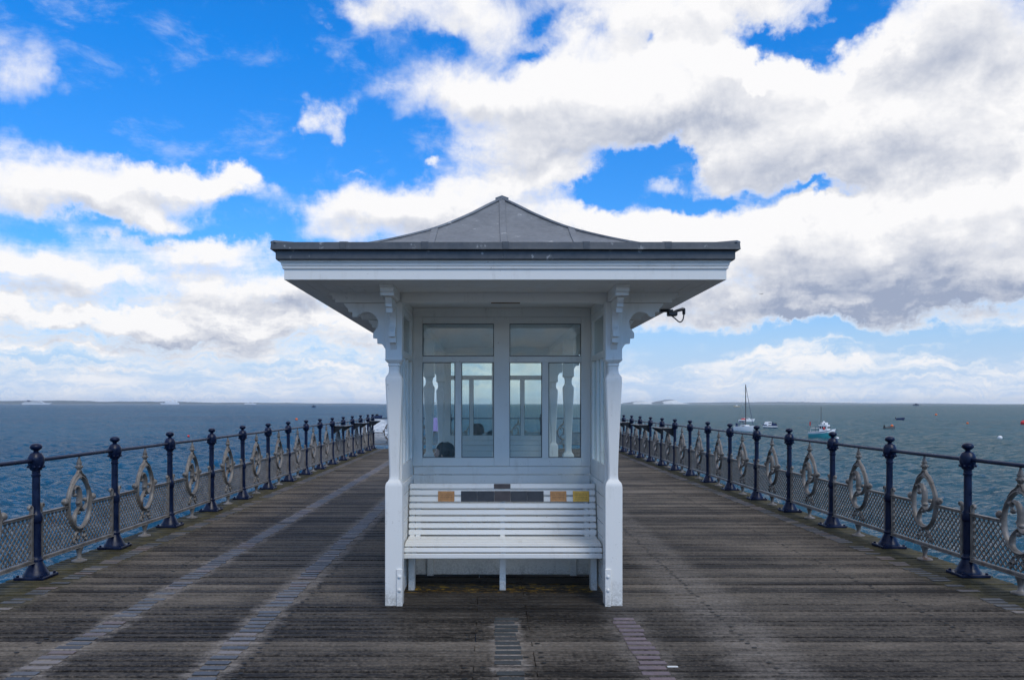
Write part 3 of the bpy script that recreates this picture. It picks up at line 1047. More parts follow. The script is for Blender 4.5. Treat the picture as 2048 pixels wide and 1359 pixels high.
def make_panel(L):
    root = empty('balustrade')
    h = L / 2 - .062
    fr = MB()
    fr.box(-h, h, -.018, .018, .148, .176, .005)
    fr.box(-h, h, -.026, .026, .140, .149, .003)
    for s in (-1, 1):
        fr.box(s * h, s * (h - .032), -.016, .016, .1775, .560, .004)
        fr.box(s * (h), s * .228, -.018, .018, .5615, .584, .005)
        fr.box(s * (h + .002), s * .232, -.024, .024, .5855, .592, .002)
        fr.box(s * (h + .05), s * (h + .001), -.012, .012, .545, .575, .003)
        fr.box(s * (h + .05), s * (h + .001), -.012, .012, .165, .195, .003)
    fr.build('frame', IRON, root)
    lattice(h - .032).build('lattice', IRON, root)
    rg = MB()
    N = 40

    def ov(rad, a):                      # slightly pointed oval
        sn = math.sin(a)
        return (rad * EU * math.cos(a) * (1 - .10 * max(0, sn) ** 2), 0, RC + rad * sn + .012 * max(0, sn) ** 6)
    rg.tube([ov(RR_ + .006, a * math.tau / N) for a in range(N)], 0.016, 8, True, 1.7, (0, 1, 0))
    rg.tube([ov(RR_ + .027, a * math.tau / N) for a in range(N)], .009, 6, True, 1.6, (0, 1, 0))
    for s in (-1, 1):                    # shoulders sweeping up into the finial
        rg.tube(spline([(s * .150, 0, RC + .205), (s * .100, 0, RC + .262), (s * .050, 0, RC + .292), (s * .020, 0, RC + .330)], 4), [.012] * 9 + [.010] * 4, 6, False, 1.6, (0, 1, 0))
    ring = rg.build('ring', IRON, root, R(50))
    sc = MB()

    def P(*q):
        return [(u * RR_ * EU, 0, RC + v * RR_) for u, v in q]
    a = spline(P((-.44, .36), (-.54, .52), (-.42, .68), (-.20, .66), (-.03, .48), (.02, .22), (-.02, -.02), (.06, -.2), (.3, -.30), (.58, -.18), (.76, .06), (.84, .3), (.85, .5)), 5)
    n = len(a)
    sc.tube(a, [.009 + .013 * math.sin(math.pi * min(1, (i / n) * 1.15)) for i in range(n)], 8, False, 1.5, (0, 1, 0))
    b_ = spline(P((.02, -.14), (-.24, -.28), (-.46, -.50), (-.50, -.72), (-.36, -.90), (-.05, -.98)), 5)
    n = len(b_)
    sc.tube(b_, [.020 - .010 * abs(2 * i / n - 1) for i in range(n)], 8, False, 1.5, (0, 1, 0))
    for u, v in ((-.44, .36), (-.10, .02), (.10, -.08), (.52, .10), (-.10, -.38), (-.62, .62)):
        sc.ball((u * RR_ * EU, 0, RC + v * RR_), .021, 8, 6, (1, 1.4, 1))
    sc.build('scroll', IRON, ring, R(60))
    z = RC + RR_ + .02
    fi = MB().lathe([(.034, z - .02), (.030, z + .012), (.016, z + .028), (.014, z + .045), (.026, z + .055), (.018, z + .064), (.028, z + .074), (.037, z + .092), (.034, z + .112),
                     (.024, z + .128), (.028, z + .136), (.025, z + .150), (.018, z + .170), (.012, z + .190), (.009, z + .205)], 9, (0, 0, 0), 1, .8)
    for q in range(7):
        aa = q * math.tau / 7
        fi.ball((.031 * math.cos(aa), .027 * math.sin(aa), z + .098), .012, 6, 4)
        fi.ball((.022 * math.cos(aa + .4), .02 * math.sin(aa + .4), z + .134), .009, 6, 4)
    fi.build('finial', IRON, root, R(60))
    for s in (-1, 1):
        MB().ball((s * (RR_ * EU + .060), 0, .632), .036, 10, 8, (1, 1, 1)).ball((s * (RR_ * EU + .03), 0, .604), .020, 8, 6).ball((s * (RR_ * EU + .094), 0, .640), .015, 8, 6) \
            .build('rosette', IRON, root, R(60))
        sp = [(s * (h - .012), 0, .592)] + [(s * u, 0, w) for u, _, w in spiral(h - .042, .645, .032, .008, -.3, 4.6)]
        MB().tube(sp, [.012] + [.0125 - .006 * i / 16 for i in range(17)], 7, False, 1.7, (0, 1, 0)).build('volute', IRON, root, R(60))
        lf = MB()
        for (cu, cz, r0, a0, a1) in ((.062, .262, .046, 2.2, -3.4), (.105, .222, .03, 1.6, -3.6)):
            lf.tube([(s * u, -.004, w) for u, _, w in spiral(cu, cz, r0, .008, a0, a1)], .0105, 6, False, 1.6, (0, 1, 0))
        lf.build('leaf_scroll', IRON, root, R(60))
    MB().lathe([(.075, 0), (.075, .012), (.060, .018), (.030, .028), (.020, .045), (.022, .075), (.030, .11), (.042, .139)], 14).build('foot', IRON, root, R(40))
    return root


for side, X, YS, sp in (('left', LX, LY, 1.54), ('right', RX, RY, 1.483)):
    pan = make_panel(sp)
    ends = [YS[0] - sp] + YS
    for i in range(len(ends) - 1):
        y = (ends[i] + ends[i + 1]) / 2
        gap = ends[i + 1] - ends[i]
        rz = R(90) if side == 'left' else R(-90)
        lab = ('silver scroll balustrade cut by the picture edge, near end of the %s railing' % side) if i == 0 else \
              ('silver scroll balustrade of the %s railing just beyond the %s navy post in view' % (side, WORDS[i - 1]))
        place(pan, i == 0, (X, y, 0), rz, lab, 'balustrade', 'silver cast-iron balustrades', gap / sp)
pan = make_panel(1.61)
ex = [LX] + EXS + [RX]
ENDP = ['leftmost', 'second from left', 'third from left', 'third from right', 'second from right', 'rightmost']
for i in range(6):
    place(pan, i == 0, ((ex[i] + ex[i + 1]) / 2, END_Y, 0), 0, 'silver scroll balustrade, %s of six across the far end railing' % ENDP[i], 'balustrade',
          'silver cast-iron balustrades', (ex[i + 1] - ex[i]) / 1.61)


def handrail(name, a, b_, label):
    rs = random.Random(label)
    n = 24
    pts = [Vector(a).lerp(Vector(b_), i / n) + Vector((0, 0, rs.uniform(-.003, .003) if 0 < i < n else 0)) for i in range(n + 1)]
    o = MB().tube(pts, .019, 12).build(name, NAVY, None, R(40))
    return tag(o, label, 'handrail', 'navy handrails')


handrail('handrail', (LX, 4.6, 1.081), (LX, END_Y, 1.081), 'long dark navy handrail running along the left side of the pier')
handrail('handrail', (RX, 4.6, 1.081), (RX, END_Y, 1.081), 'long dark navy handrail running along the right side of the pier')
handrail('handrail', (LX + .08, END_Y, 1.081), (RX - .08, END_Y, 1.081), 'navy handrail across the far end of the pier behind the shelter')

# small anglers' bait shelves under the handrails
def make_shelf(L):
    root = empty('bait_shelf')
    MB().box(-.02, .30, -L / 2 + .08, L / 2 - .08, .985, 1.008, .004).build('board', BLACK, root)
    for s in (-1, 1):
        y = s * (L / 2 - .10)
        MB().prism([(-.02, .984), (.28, .984), (.25, .955), (.0, .79), (-.02, .79)], y - .01, y + .01, lambda u, w, t: (u, t, w)).build('bracket', BLACK, root)
    return root


sh = make_shelf(1.5)
for i, (side, k) in enumerate((('left', 9), ('left', 11), ('left', 13), ('right', 8), ('right', 10), ('right', 12))):
    YS, X = (LY, LX) if side == 'left' else (RY, RX)
    o = sh if i == 0 else copy_tree(sh)
    o.location = (X, (YS[k] + YS[k + 1]) / 2, 0)
    o.rotation_euler = (0, 0, 0 if side == 'left' else math.pi)
    o.scale = (1, (YS[k + 1] - YS[k]) / 1.5, 1)
    tag(o, 'black triangular-bracketed shelf under the %s handrail, %s of three from the viewer' % (side, WORDS[i % 3]), 'shelf', 'black bait shelves under the handrails')

# ------------------------------------------------------------------ the shelter
SH = empty('shelter', (0.109, 6.336, 0))
tag(SH, 'white timber seaside shelter with curved grey lead roof and slatted bench', 'shelter')
YC = 3.714                                # middle of the shelter, measured back from the front posts
PX = 0.873
PROF = [(0, .068), (.938, .068), (.955, .066), (.974, .060), (.986, .048), (1.0, .041), (1.03, .0385), (1.08, .039), (1.20, .0425), (1.394, .050), (1.60, .0585), (1.775, .0665), (1.80, .0665),
        (1.816, .062), (1.830, .052), (1.846, .044), (1.87, .0415), (1.898, .042), (1.902, .047), (1.916, .047), (1.920, .0435), (1.928, .052), (1.938, .062), (1.945, .066), (1.948, .069), (1.955, .069),
        (1.957, .066), (2.402, .066)]


def post_mesh():
    mb = MB()
    vs, fs = [], []
    for z, h in PROF:
        c = .010 if .99 < z < 1.93 else .004
        for (a, b_) in ((-1, -1), (1, -1), (1, 1), (-1, 1)):
            if a * b_ > 0:
                q = [(a * h, b_ * (h - c)), (a * (h - c), b_ * h)]
            else:
                q = [(a * (h - c), b_ * h), (a * h, b_ * (h - c))]
            for x, y in q:
                vs.append((x, y, z))
    for i in range(len(PROF) - 1):
        for k in range(8):
            k2 = (k + 1) % 8
            fs.append([i * 8 + k, i * 8 + k2, i * 8 + 8 + k2, i * 8 + 8 + k])
    fs.append(list(range(8)))
    fs.append([(len(PROF) - 1) * 8 + k for k in range(8)])
    return mb.add(vs, fs).mesh('post', WHITE, R(28))


POSTM = post_mesh()
U = .0010487
arc = []
for i in range(15):
    a0, a1 = math.atan2(50, 75), math.atan2(-52, -65) + 2 * math.pi
    a = a0 + (a1 - a0) * i / 14
    arc.append((148 + 88 * math.cos(a), 155 - 88 * math.sin(a)))
BR = [(0, 0), (321, 0), (318, 15), (302, 34), (288, 45), (288, 67), (256, 70), (256, 105), (223, 105)] + arc[1:-1] + \
     [(83, 207), (98, 230), (98, 265), (68, 268), (66, 307), (35, 310), (22, 322), (10, 342), (0, 358)]
BRM = MB().prism([(u * U, 2.403 - w * U) for u, w in BR], -.024, .024, lambda u, w, t: (u, t, w)).mesh('bracket', WHITE)
CAPM = MB().prism([(0, 2.405), (.40, 2.405), (.40, 2.432), (.425, 2.432), (.425, 2.462), (.450, 2.462), (.450, 2.489), (0, 2.489)], -.050, .050,
                  lambda u, w, t: (u, t, w)).mesh('corbel', WHITE)
PLM = MB().box(-.023, .023, -.006, .012, -.004, .292, .002).mesh('foot_plate', WHITE)
BOLTM = MB().lathe([(.014, 0), (.014, .006), (.010, .010), (.004, .0115)], 10).mesh('bolt', WHITE, R(40))
rows = [.0716, 1.36, YC, 2 * YC - 1.36, 2 * YC - .0716]
for ri, y in enumerate(rows):
    for s in (-1, 1):
        p = inst('post', POSTM, SH, (s * PX, y, 0))
        out = 0 if s > 0 else math.pi
        inst('bracket', BRM, SH, (s * (PX + .066), y, 0), (0, 0, out))
        if ri in (0, 4):
            f = R(-90) if ri == 0 else R(90)
            d = -1 if ri == 0 else 1
            inst('bracket', BRM, SH, (s * PX, y + d * .066, 0), (0, 0, f))
            inst('corbel', CAPM, SH, (s * PX, y + d * .066, 0), (0, 0, f))
            if ri == 0:
                fp = inst('foot_plate', PLM, p, (-s * .048, -.0745, 0))
                for bz in (.127, .234):
                    inst('bolt', BOLTM, p, (-s * .048, -.0805, bz), (R(90), 0, 0))
        inst('corbel', CAPM, SH, (s * (PX + .066), y, 0), (0, 0, out))
# lintels and ceiling
for y in (rows[0], rows[4]):
    MB().box(-PX + .052, PX - .052, y - .055, y + .055, 2.404, 2.488, .004).build('lintel', WHITE, SH)
for s in (-1, 1):
    MB().box(s * PX - .050, s * PX + .050, rows[0] + .07, rows[4] - .07, 2.4045, 2.4885, .004).build('lintel', WHITE, SH)
for y in (rows[0], rows[4], *rows[1:4]):
    for s in (-1, 1):
        MB().box(s * (PX - .052), s * (PX + .069), y - .053, y + .053, 2.4035, 2.4895).build('beam_end', WHITE, SH)
MB().box(-.10, .13, rows[0] - .052, rows[0] - .020, 2.398, 2.4035, .001).build('rusty_strip', RUSTY, SH)
E0 = -.636                                 # front eave, white fascia face
E1 = 2 * YC - E0
HW = 1.576
sf = MB().box(-HW + .02, HW - .02, E0 + .02, E1 - .02, 2.490, 2.512)
soffit = sf.build('soffit', WHITE, SH)
# matchboarding under the eaves, mitred at the corners
bw = .094
nb = 7
for k in range(nb):
    o0, o1 = .024 + k * bw, .024 + (k + 1) * bw - .004
    def ring_pts(o):
        return [(-HW + o, E0 + o), (HW - o, E0 + o), (HW - o, E1 - o), (-HW + o, E1 - o)]
    A, B_ = ring_pts(o0), ring_pts(o1)
    for q in range(4):
        r_ = (q + 1) % 4
        poly = [A[q], A[r_], B_[r_], B_[q]]
        MB().prism(poly, 2.4835, 2.4895, lambda u, w, t: (u, w, t)).build('board', WHITE, soffit)


def ring_band(name, mat_, z0, z1, o_out, o_in, par=None, prof=None, bev=.003):
    """rectangular moulding round the eaves; prof = [(outset, z)] from bottom to top"""
    if prof is None:
        prof = [(o_out, z0), (o_out, z1)]
    full = [(o_in, prof[0][1])] + prof + [(o_in, prof[-1][1])]
    vs, fs = [], []
    for (o, z) in full:
        vs += [(-HW - o, E0 - o, z), (HW + o, E0 - o, z), (HW + o, E1 + o, z), (-HW - o, E1 + o, z)]
    m = len(full)
    for i in range(m):
        j = (i + 1) % m
        for k in range(4):
            k2 = (k + 1) % 4
            fs.append([i * 4 + k, i * 4 + k2, j * 4 + k2, j * 4 + k])
    return MB().add(vs, fs).build(name, mat_, SH if par is None else par)


ring_band('fascia', WHITE, 2.484, 2.5565, 0.0, -.022)
ring_band('cornice_moulding', WHITE, 0, 0, 0, -.022, prof=[(.004, 2.558), (.010, 2.560), (.012, 2.572), (.008, 2.576), (.015, 2.581), (.019, 2.594), (.016, 2.598), (.024, 2.603), (.029, 2.616)])
ring_band('lead_fascia', LEAD_DARK, 0, 0, 0, -.022, prof=[(.044, 2.617), (.048, 2.625), (.048, 2.676), (.046, 2.682)])
ring_band('lead_gutter', LEAD_DARK, 0, 0, 0, -.03, prof=[(.058, 2.683), (.078, 2.686), (.076, 2.70), (.073, 2.733), (.068, 2.738), (.05, 2.737)])

# concave hipped lead roof
RP = [(0, 2.737), (.15, 2.765), (.322, 2.828), (.39, 2.868), (.523, 2.965), (.678, 3.095), (.83, 3.26), (.912, 3.363), (1.0, 3.468)]
RO = 1.576 + .066


def roof_z(t):
    return interp(max(0, min(1, t)), RPS)


def smooth_tab(tab, n=6):
    pts = spline([(a, b_, 0) for a, b_ in tab], n)
    return [(p.x, p.y) for p in pts]


RPS = smooth_tab(RP)
NS = 26
TT = [i / NS for i in range(NS + 1)]


def hip_ring(t):
    o = RO * (1 - t)
    yf = E0 - .066 + RO * t
    yb = E1 + .066 - RO * t
    return [(-o, yf), (o, yf), (o, yb), (-o, yb)]


rf = MB()
for i in range(NS):
    a, b_ = hip_ring(TT[i]), hip_ring(TT[i + 1])
    za, zb = roof_z(TT[i]), roof_z(TT[i + 1])
    for q in range(4):
        r_ = (q + 1) % 4
        rf.add([(*a[q], za), (*a[r_], za), (*b_[r_], zb), (*b_[q], zb)], [(0, 1, 2, 3)])
roof = rf.build('roof', LEAD, SH, R(30))


def roll(pts, name='lead_roll', w=.030, h=.010):
    """flat lead batten laid over the roof along pts (point, side vector)"""
    vs, fs = [], []
    for p, s in pts:
        p, s = Vector(p), Vector(s)
        vs += [p - s * w + Vector((0, 0, -.004)), p - s * w * .86 + Vector((0, 0, h)), p + s * w * .86 + Vector((0, 0, h)), p + s * w + Vector((0, 0, -.004))]
    for i in range(len(pts) - 1):
        for k in range(3):
            fs.append([i * 4 + k, i * 4 + k + 1, i * 4 + k + 5, i * 4 + k + 4])
    fs.append([0, 1, 2, 3])
    e = (len(pts) - 1) * 4
    fs.append([e, e + 1, e + 2, e + 3])
    return MB().add(vs, fs).build(name, LEAD, roof)


for sgn, base in ((1, E0 - .066), (-1, E1 + .066)):
    for rx in (-1.145, -.57, 0, .57, 1.145):
        tmax = 1 - abs(rx) / RO - .01
        pts = [((rx, base + sgn * RO * t, roof_z(t)), (1, 0, 0)) for t in [.03 + (tmax - .03) * i / 16 for i in range(17)]]
        roll(pts)
ny = 14
for s in (-1, 1):
    for i in range(ny):
        ry = E0 - .066 + .50 + i * (E1 - E0 + .132 - 1.0) / (ny - 1)
        tmax = min(1, (ry - (E0 - .066)) / RO, ((E1 + .066) - ry) / RO) - .01
        pts = [((s * RO * (1 - t), ry, roof_z(t)), (0, 1, 0)) for t in [.03 + (tmax - .03) * j / 14 for j in range(15)]]
        roll(pts)
for sx in (-1, 1):
    for base, sgn in ((E0 - .066, 1), (E1 + .066, -1)):
        pts = [((sx * RO * (1 - t), base + sgn * RO * t, roof_z(t)), (sx * .7, sgn * .7 * -1 * -1, 0)) for t in TT]
        pts = [(p, (.7, -.7 * sx * sgn * -1, 0)) for p, _ in pts]
        roll(pts, 'hip_roll', .028, .010)
MB().prism([(-.058, 3.440), (-.060, 3.470), (0, 3.492), (.060, 3.470), (.058, 3.440), (0, 3.462)], E0 + RO - .075, E1 - RO + .075, lambda u, w, t: (u, t, w)).build('ridge_cap', LEAD, roof)
for y0 in (E0 - .0755, E1 + .0755):
    for rx in (-1.145, -.57, 0, .57, 1.145):
        MB().box(rx - .024, rx + .024, y0 - .003, y0 + .010, 2.688, 2.7395, .002).build('lap_joint', LEAD_DARK, roof)
MB().box(-.012, .0, E0 - .0535, E0 - .040, 2.622, 2.680, .001).build('lap_joint', LEAD_DARK, roof)

# glazed partitions
PT = 1.074                                # front face of the cross partition


def make_partition():
    root = MB()
    f0, f1 = PT, PT + .055
    B2 = .003

    def bx(x0, x1, z0, z1, d0=0.0, d1=0.0):
        root.box(x0, x1, f0 + d0, f1 + d1, z0, z1, B2)
    for s in (-1, 1):
        bx(s * .822, s * .735, 1.022, 2.420)
        bx(s * .7345, s * .0725, 2.343, 2.402, .001)
        bx(s * .7345, s * .0725, 1.984, 2.040, .001)
        bx(s * .7345, s * .0725, 1.0225, 1.100, .001)
        bx(s * .433, s * .3735, 1.1005, 1.9835, .002)
    bx(-.072, .072, 1.0222, 2.402)
    bx(-.821, .821, 2.403, 2.4885, -.012)
    fr = root.build('glazed_partition', WHITE, SH)
    bead = MB()
    for s in (-1, 1):
        for x0, x1, z0, z1 in ((.0725, .734, 2.041, 2.342), (.0725, .373, 1.1008, 1.9832), (.4335, .734, 1.1008, 1.9832)):
            MB().box(s * x0, s * x1, PT + .024, PT + .029, z0, z1).build('pane', GLASS, fr)
            w = .006
            for a, b_, c_, d_ in ((x0, x0 + w, z0 + w, z1 - w), (x1 - w, x1, z0 + w, z1 - w), (x0, x1, z0, z0 + w), (x0, x1, z1 - w, z1)):
                bead.box(s * a, s * b_, PT + .014, PT + .0236, c_, d_)
    bead.build('glazing_bead', simple('putty', (.10, .10, .10), .8, var=.2), fr)
    for z0, z1, d in ((.946, 1.020, .006), (.860, .9405, .0), (.62, .856, .012), (.38, .617, .012), (.018, .377, .012)):
        MB().box(-.818, .818, PT + d, PT + .05, z0, z1, .004).build('board', WHITE, fr)
    for s in (-1, 1):
        MB().box(s * .69, s * .63, PT - .03, PT + .011, .015, .30, .004).build('stud', WHITE, fr)
    return fr


part_f = make_partition()
pr = copy_tree(part_f, SH)
pr.location = (0, 2 * YC, 0)
pr.rotation_euler = (0, 0, math.pi)


def make_sidewall():
    w0, w1 = .8225, .872
    y0, y1 = .141, PT - .002
    mb = MB()
    mb.box(w0, w1, y0, y0 + .06, .02, 2.402, .003)
    mb.box(w0, w1, y1 - .10, y1 + .056, .02, 2.402, .003)
    ya, yb = y0 + .0605, y1 - .1005
    for z0, z1 in ((2.345, 2.4015), (1.985, 2.04), (.95, 1.10)):
        mb.box(w0 + .001, w1 - .001, ya, yb, z0, z1, .003)
    for m_ in (.31, .64):
        ym = ya + (yb - ya) * m_
        mb.box(w0 + .002, w1 - .002, ym - .022, ym + .022, 1.1005, 1.9845, .003)
    o = mb.build('side_wall', WHITE, SH)
    MB().box(w0 + .022, w0 + .027, ya, yb, 2.0405, 2.3445).build('pane', GLASS, o)
    ed = [ya, ya + (yb - ya) * .31, ya + (yb - ya) * .64, yb]
    for i in range(3):
        MB().box(w0 + .022, w0 + .027, ed[i] + (.0225 if i else 0), ed[i + 1] - (.0225 if i < 2 else 0), 1.101, 1.984).build('pane', GLASS, o)
    for q in range(8):
        z = .03 + q * .115
        MB().box(w0 + .006, w1 - .004, ya + .001, yb - .001, z, z + .110, .004).build('board', WHITE, o)
    MB().box(w0 - .012, w0 + .004, ya - .03, yb + .05, .905, .952, .004).build('rail', WHITE, o)
    return o


sw = make_sidewall()
o = copy_tree(sw, SH)
o.location = (0, 2 * YC, 0)
o.rotation_euler = (0, 0, math.pi)
# mirrored walls on the left, built from the same pieces turned about the shelter's middle axis


def mirror_tree(src, parent):
    c = src.copy()
    c.data = src.data.copy()
    c.data.transform(Matrix.Scale(-1, 4, (1, 0, 0)))
    c.data.flip_normals()
    link(c, parent)
    for ch in list(src.children):
        mirror_tree(ch, c)
    return c


sl = mirror_tree(sw, SH)
o = copy_tree(sl, SH)
o.location = (0, 2 * YC, 0)
o.rotation_euler = (0, 0, math.pi)

# slatted benches
SLATS = [(.246, .347, 90, .042), (.260, .396, 78, .040), (.309, .434, 10, .048), (.366, .443, 4, .048), (.422, .446, 0, .048), (.478, .446, -2, .048), (.534, .443, -3, .048), (.590, .447, 12, .050)]
SLATS += [(.618 + .0155 * i, .485 + .0557 * i, 75, .0455) for i in range(8)]


def make_bench(W, legs=(-.784, 0, .784), dy=.54):
    b_ = empty('bench')
    b_.parent = SH
    prof = [(.264, .33), (.277, .38), (.30, .412), (.37, .424), (.53, .424), (.60, .432), (.645, .50), (.750, .885), (.79, .885), (.79, .80), (.70, .36), (.60, .33)]
    bm_ = MB().prism(prof, -.020, .020, lambda u, w_, t: (t, u, w_)).mesh('bearer', WHITE)
    for lx in (*legs, -.735, .735):
        inst('bearer', bm_, b_, (lx, 0, 0))
    mesh_c = {}
    for (y, z, an, wd) in SLATS:
        if wd not in mesh_c:
            mesh_c[wd] = MB().box(-W / 2, W / 2, -wd / 2, wd / 2, -.014, 0, .005).mesh('slat', WHITE)
        inst('slat', mesh_c[wd], b_, (0, y, z), (R(an) + random.uniform(-.02, .02), 0, random.uniform(-.0006, .0006)))
    for lx in legs:
        lg = MB()
        lg.prism([(dy, .0), (dy, .062), (dy + .012, .070), (dy + .012, .332), (dy + .20, .332), (dy + .10, .070), (dy + .105, .062), (dy + .105, 0)], -.026, .026, lambda u, w_, t: (t, u, w_))
        lg.build('leg', WHITE, b_, None, (lx, 0, 0))
    return b_


bench = make_bench(1.636)
bn = copy_tree(bench, SH)
bn.location = (0, 2 * YC, 0)
bn.rotation_euler = (0, 0, math.pi)
tilt = R(75)


def plaque(x0, x1, zc, h, m_, extra=.0):
    i = (zc - .485) / .0557
    y = .618 + .0155 * i
    o_ = MB().box(-(x1 - x0) / 2, (x1 - x0) / 2, -h / 2, h / 2, .0015, .0045, .001).build('plaque', m_, bench)
    o_.location = ((x0 + x1) / 2, y - extra, zc)
    o_.rotation_euler = (tilt, 0, 0)
    for sx in (-1, 1):
        for sy in (-1, 1):
            pass
    # engraved lines, too small to read
    return o_


def engraved(name, col, dark, metal):
    m, k, b = mat(name)
    t = k.new('ShaderNodeTexCoord')
    x, y, z = k.xyz(t.outputs['Object'])
    ln = k.m('FRACT', k.m('MULTIPLY', y, 68.0))
    rowm = k.m('MULTIPLY', k.ss(ln, .30, .36), k.ss(ln, .74, .68))
    let = k.noise(k.vec(k.m('MULTIPLY', x, 260.0), k.m('FLOOR', k.m('MULTIPLY', y, 68.0)), 0.0), 1.0, 2, .5)
    word = k.ss(k.m('ABSOLUTE', x), .058, .052)
    f = k.m('MULTIPLY', k.m('MULTIPLY', rowm, k.ss(let, .44, .52)), k.m('MULTIPLY', word, k.ss(k.m('ABSOLUTE', y), .034, .030)))
    g = k.new('ShaderNodeNewGeometry')
    n = k.noise(g.outputs['Position'], 28, 6, .65)
    c = k.mix(k.ss(n, .3, .75), col, tuple(q * 1.5 for q in col))
    k.put(b.inputs['Base Color'], k.mix(k.m('MULTIPLY', f, .8), c, dark))
    b.inputs['Metallic'].default_value = metal
    b.inputs['Roughness'].default_value = .4
    return m


ECOP = engraved('engraved_copper', (.36, .165, .055), (.06, .03, .015), .5)
EBRA = engraved('engraved_brass', (.56, .30, .055), (.10, .055, .015), .6)
plaque(-.566, -.422, .787, .092, ECOP)
plaque(.421, .563, .787, .092, ECOP)
plaque(.620, .763, .787, .094, EBRA)
for q, (a, b2) in enumerate(((-.364, -.223), (-.221, -.072), (-.070, .072), (.074, .216), (.218, .363))):
    plaque(a, b2, .787 + (.001 if q == 2 else 0), .093, BROWNPLATE if q == 2 else BRONZE)
plaque(-.074, .071, .873, .042, BROWNPLATE)

# back to back benches in the side bays, seen only through the glass
for s in (-1, 1):
    o = copy_tree(bench, SH)
    for ch in list(o.children):
        if ch.name.startswith('plaque'):
            bpy.data.objects.remove(ch)
    o.location = (s * .80, YC, 0)
    o.rotation_euler = (0, 0, R(90) if s > 0 else R(-90))
    o.scale = (2.2, 1, 1)

# black flood lamp on an arm at the right-hand eave
fl = empty('flood_lamp', (1.62, 7.49, 2.47))
tag(fl, 'small black lamp fitting with looped cable under the right eave of the shelter', 'lamp')
MB().box(-.03, .09, -.03, .03, -.012, .010, .004).build('mounting_plate', BLACK, fl)
MB().box(.04, .13, -.035, .035, -.05, -.008, .008).build('lamp_body', BLACK, fl)
MB().tube([(.08, 0, -.02), (.13, 0, .0), (.185, 0, .015), (.20, 0, .012)], [.012, .013, .016, .014], 8).build('arm', BLACK, fl, R(50))
MB().lathe([(.013, -.035), (.015, -.02), (.015, .02), (.010, .024)], 10, (.195, 0, 0)).build('gland', BLACK, fl, R(40))
MB().tube(spline([(.06, 0, -.03), (.11, 0, -.07), (.155, .0, -.105), (.185, 0, -.085), (.196, 0, -.03)], 6), .006, 6).build('cable', BLACK, fl, R(50))

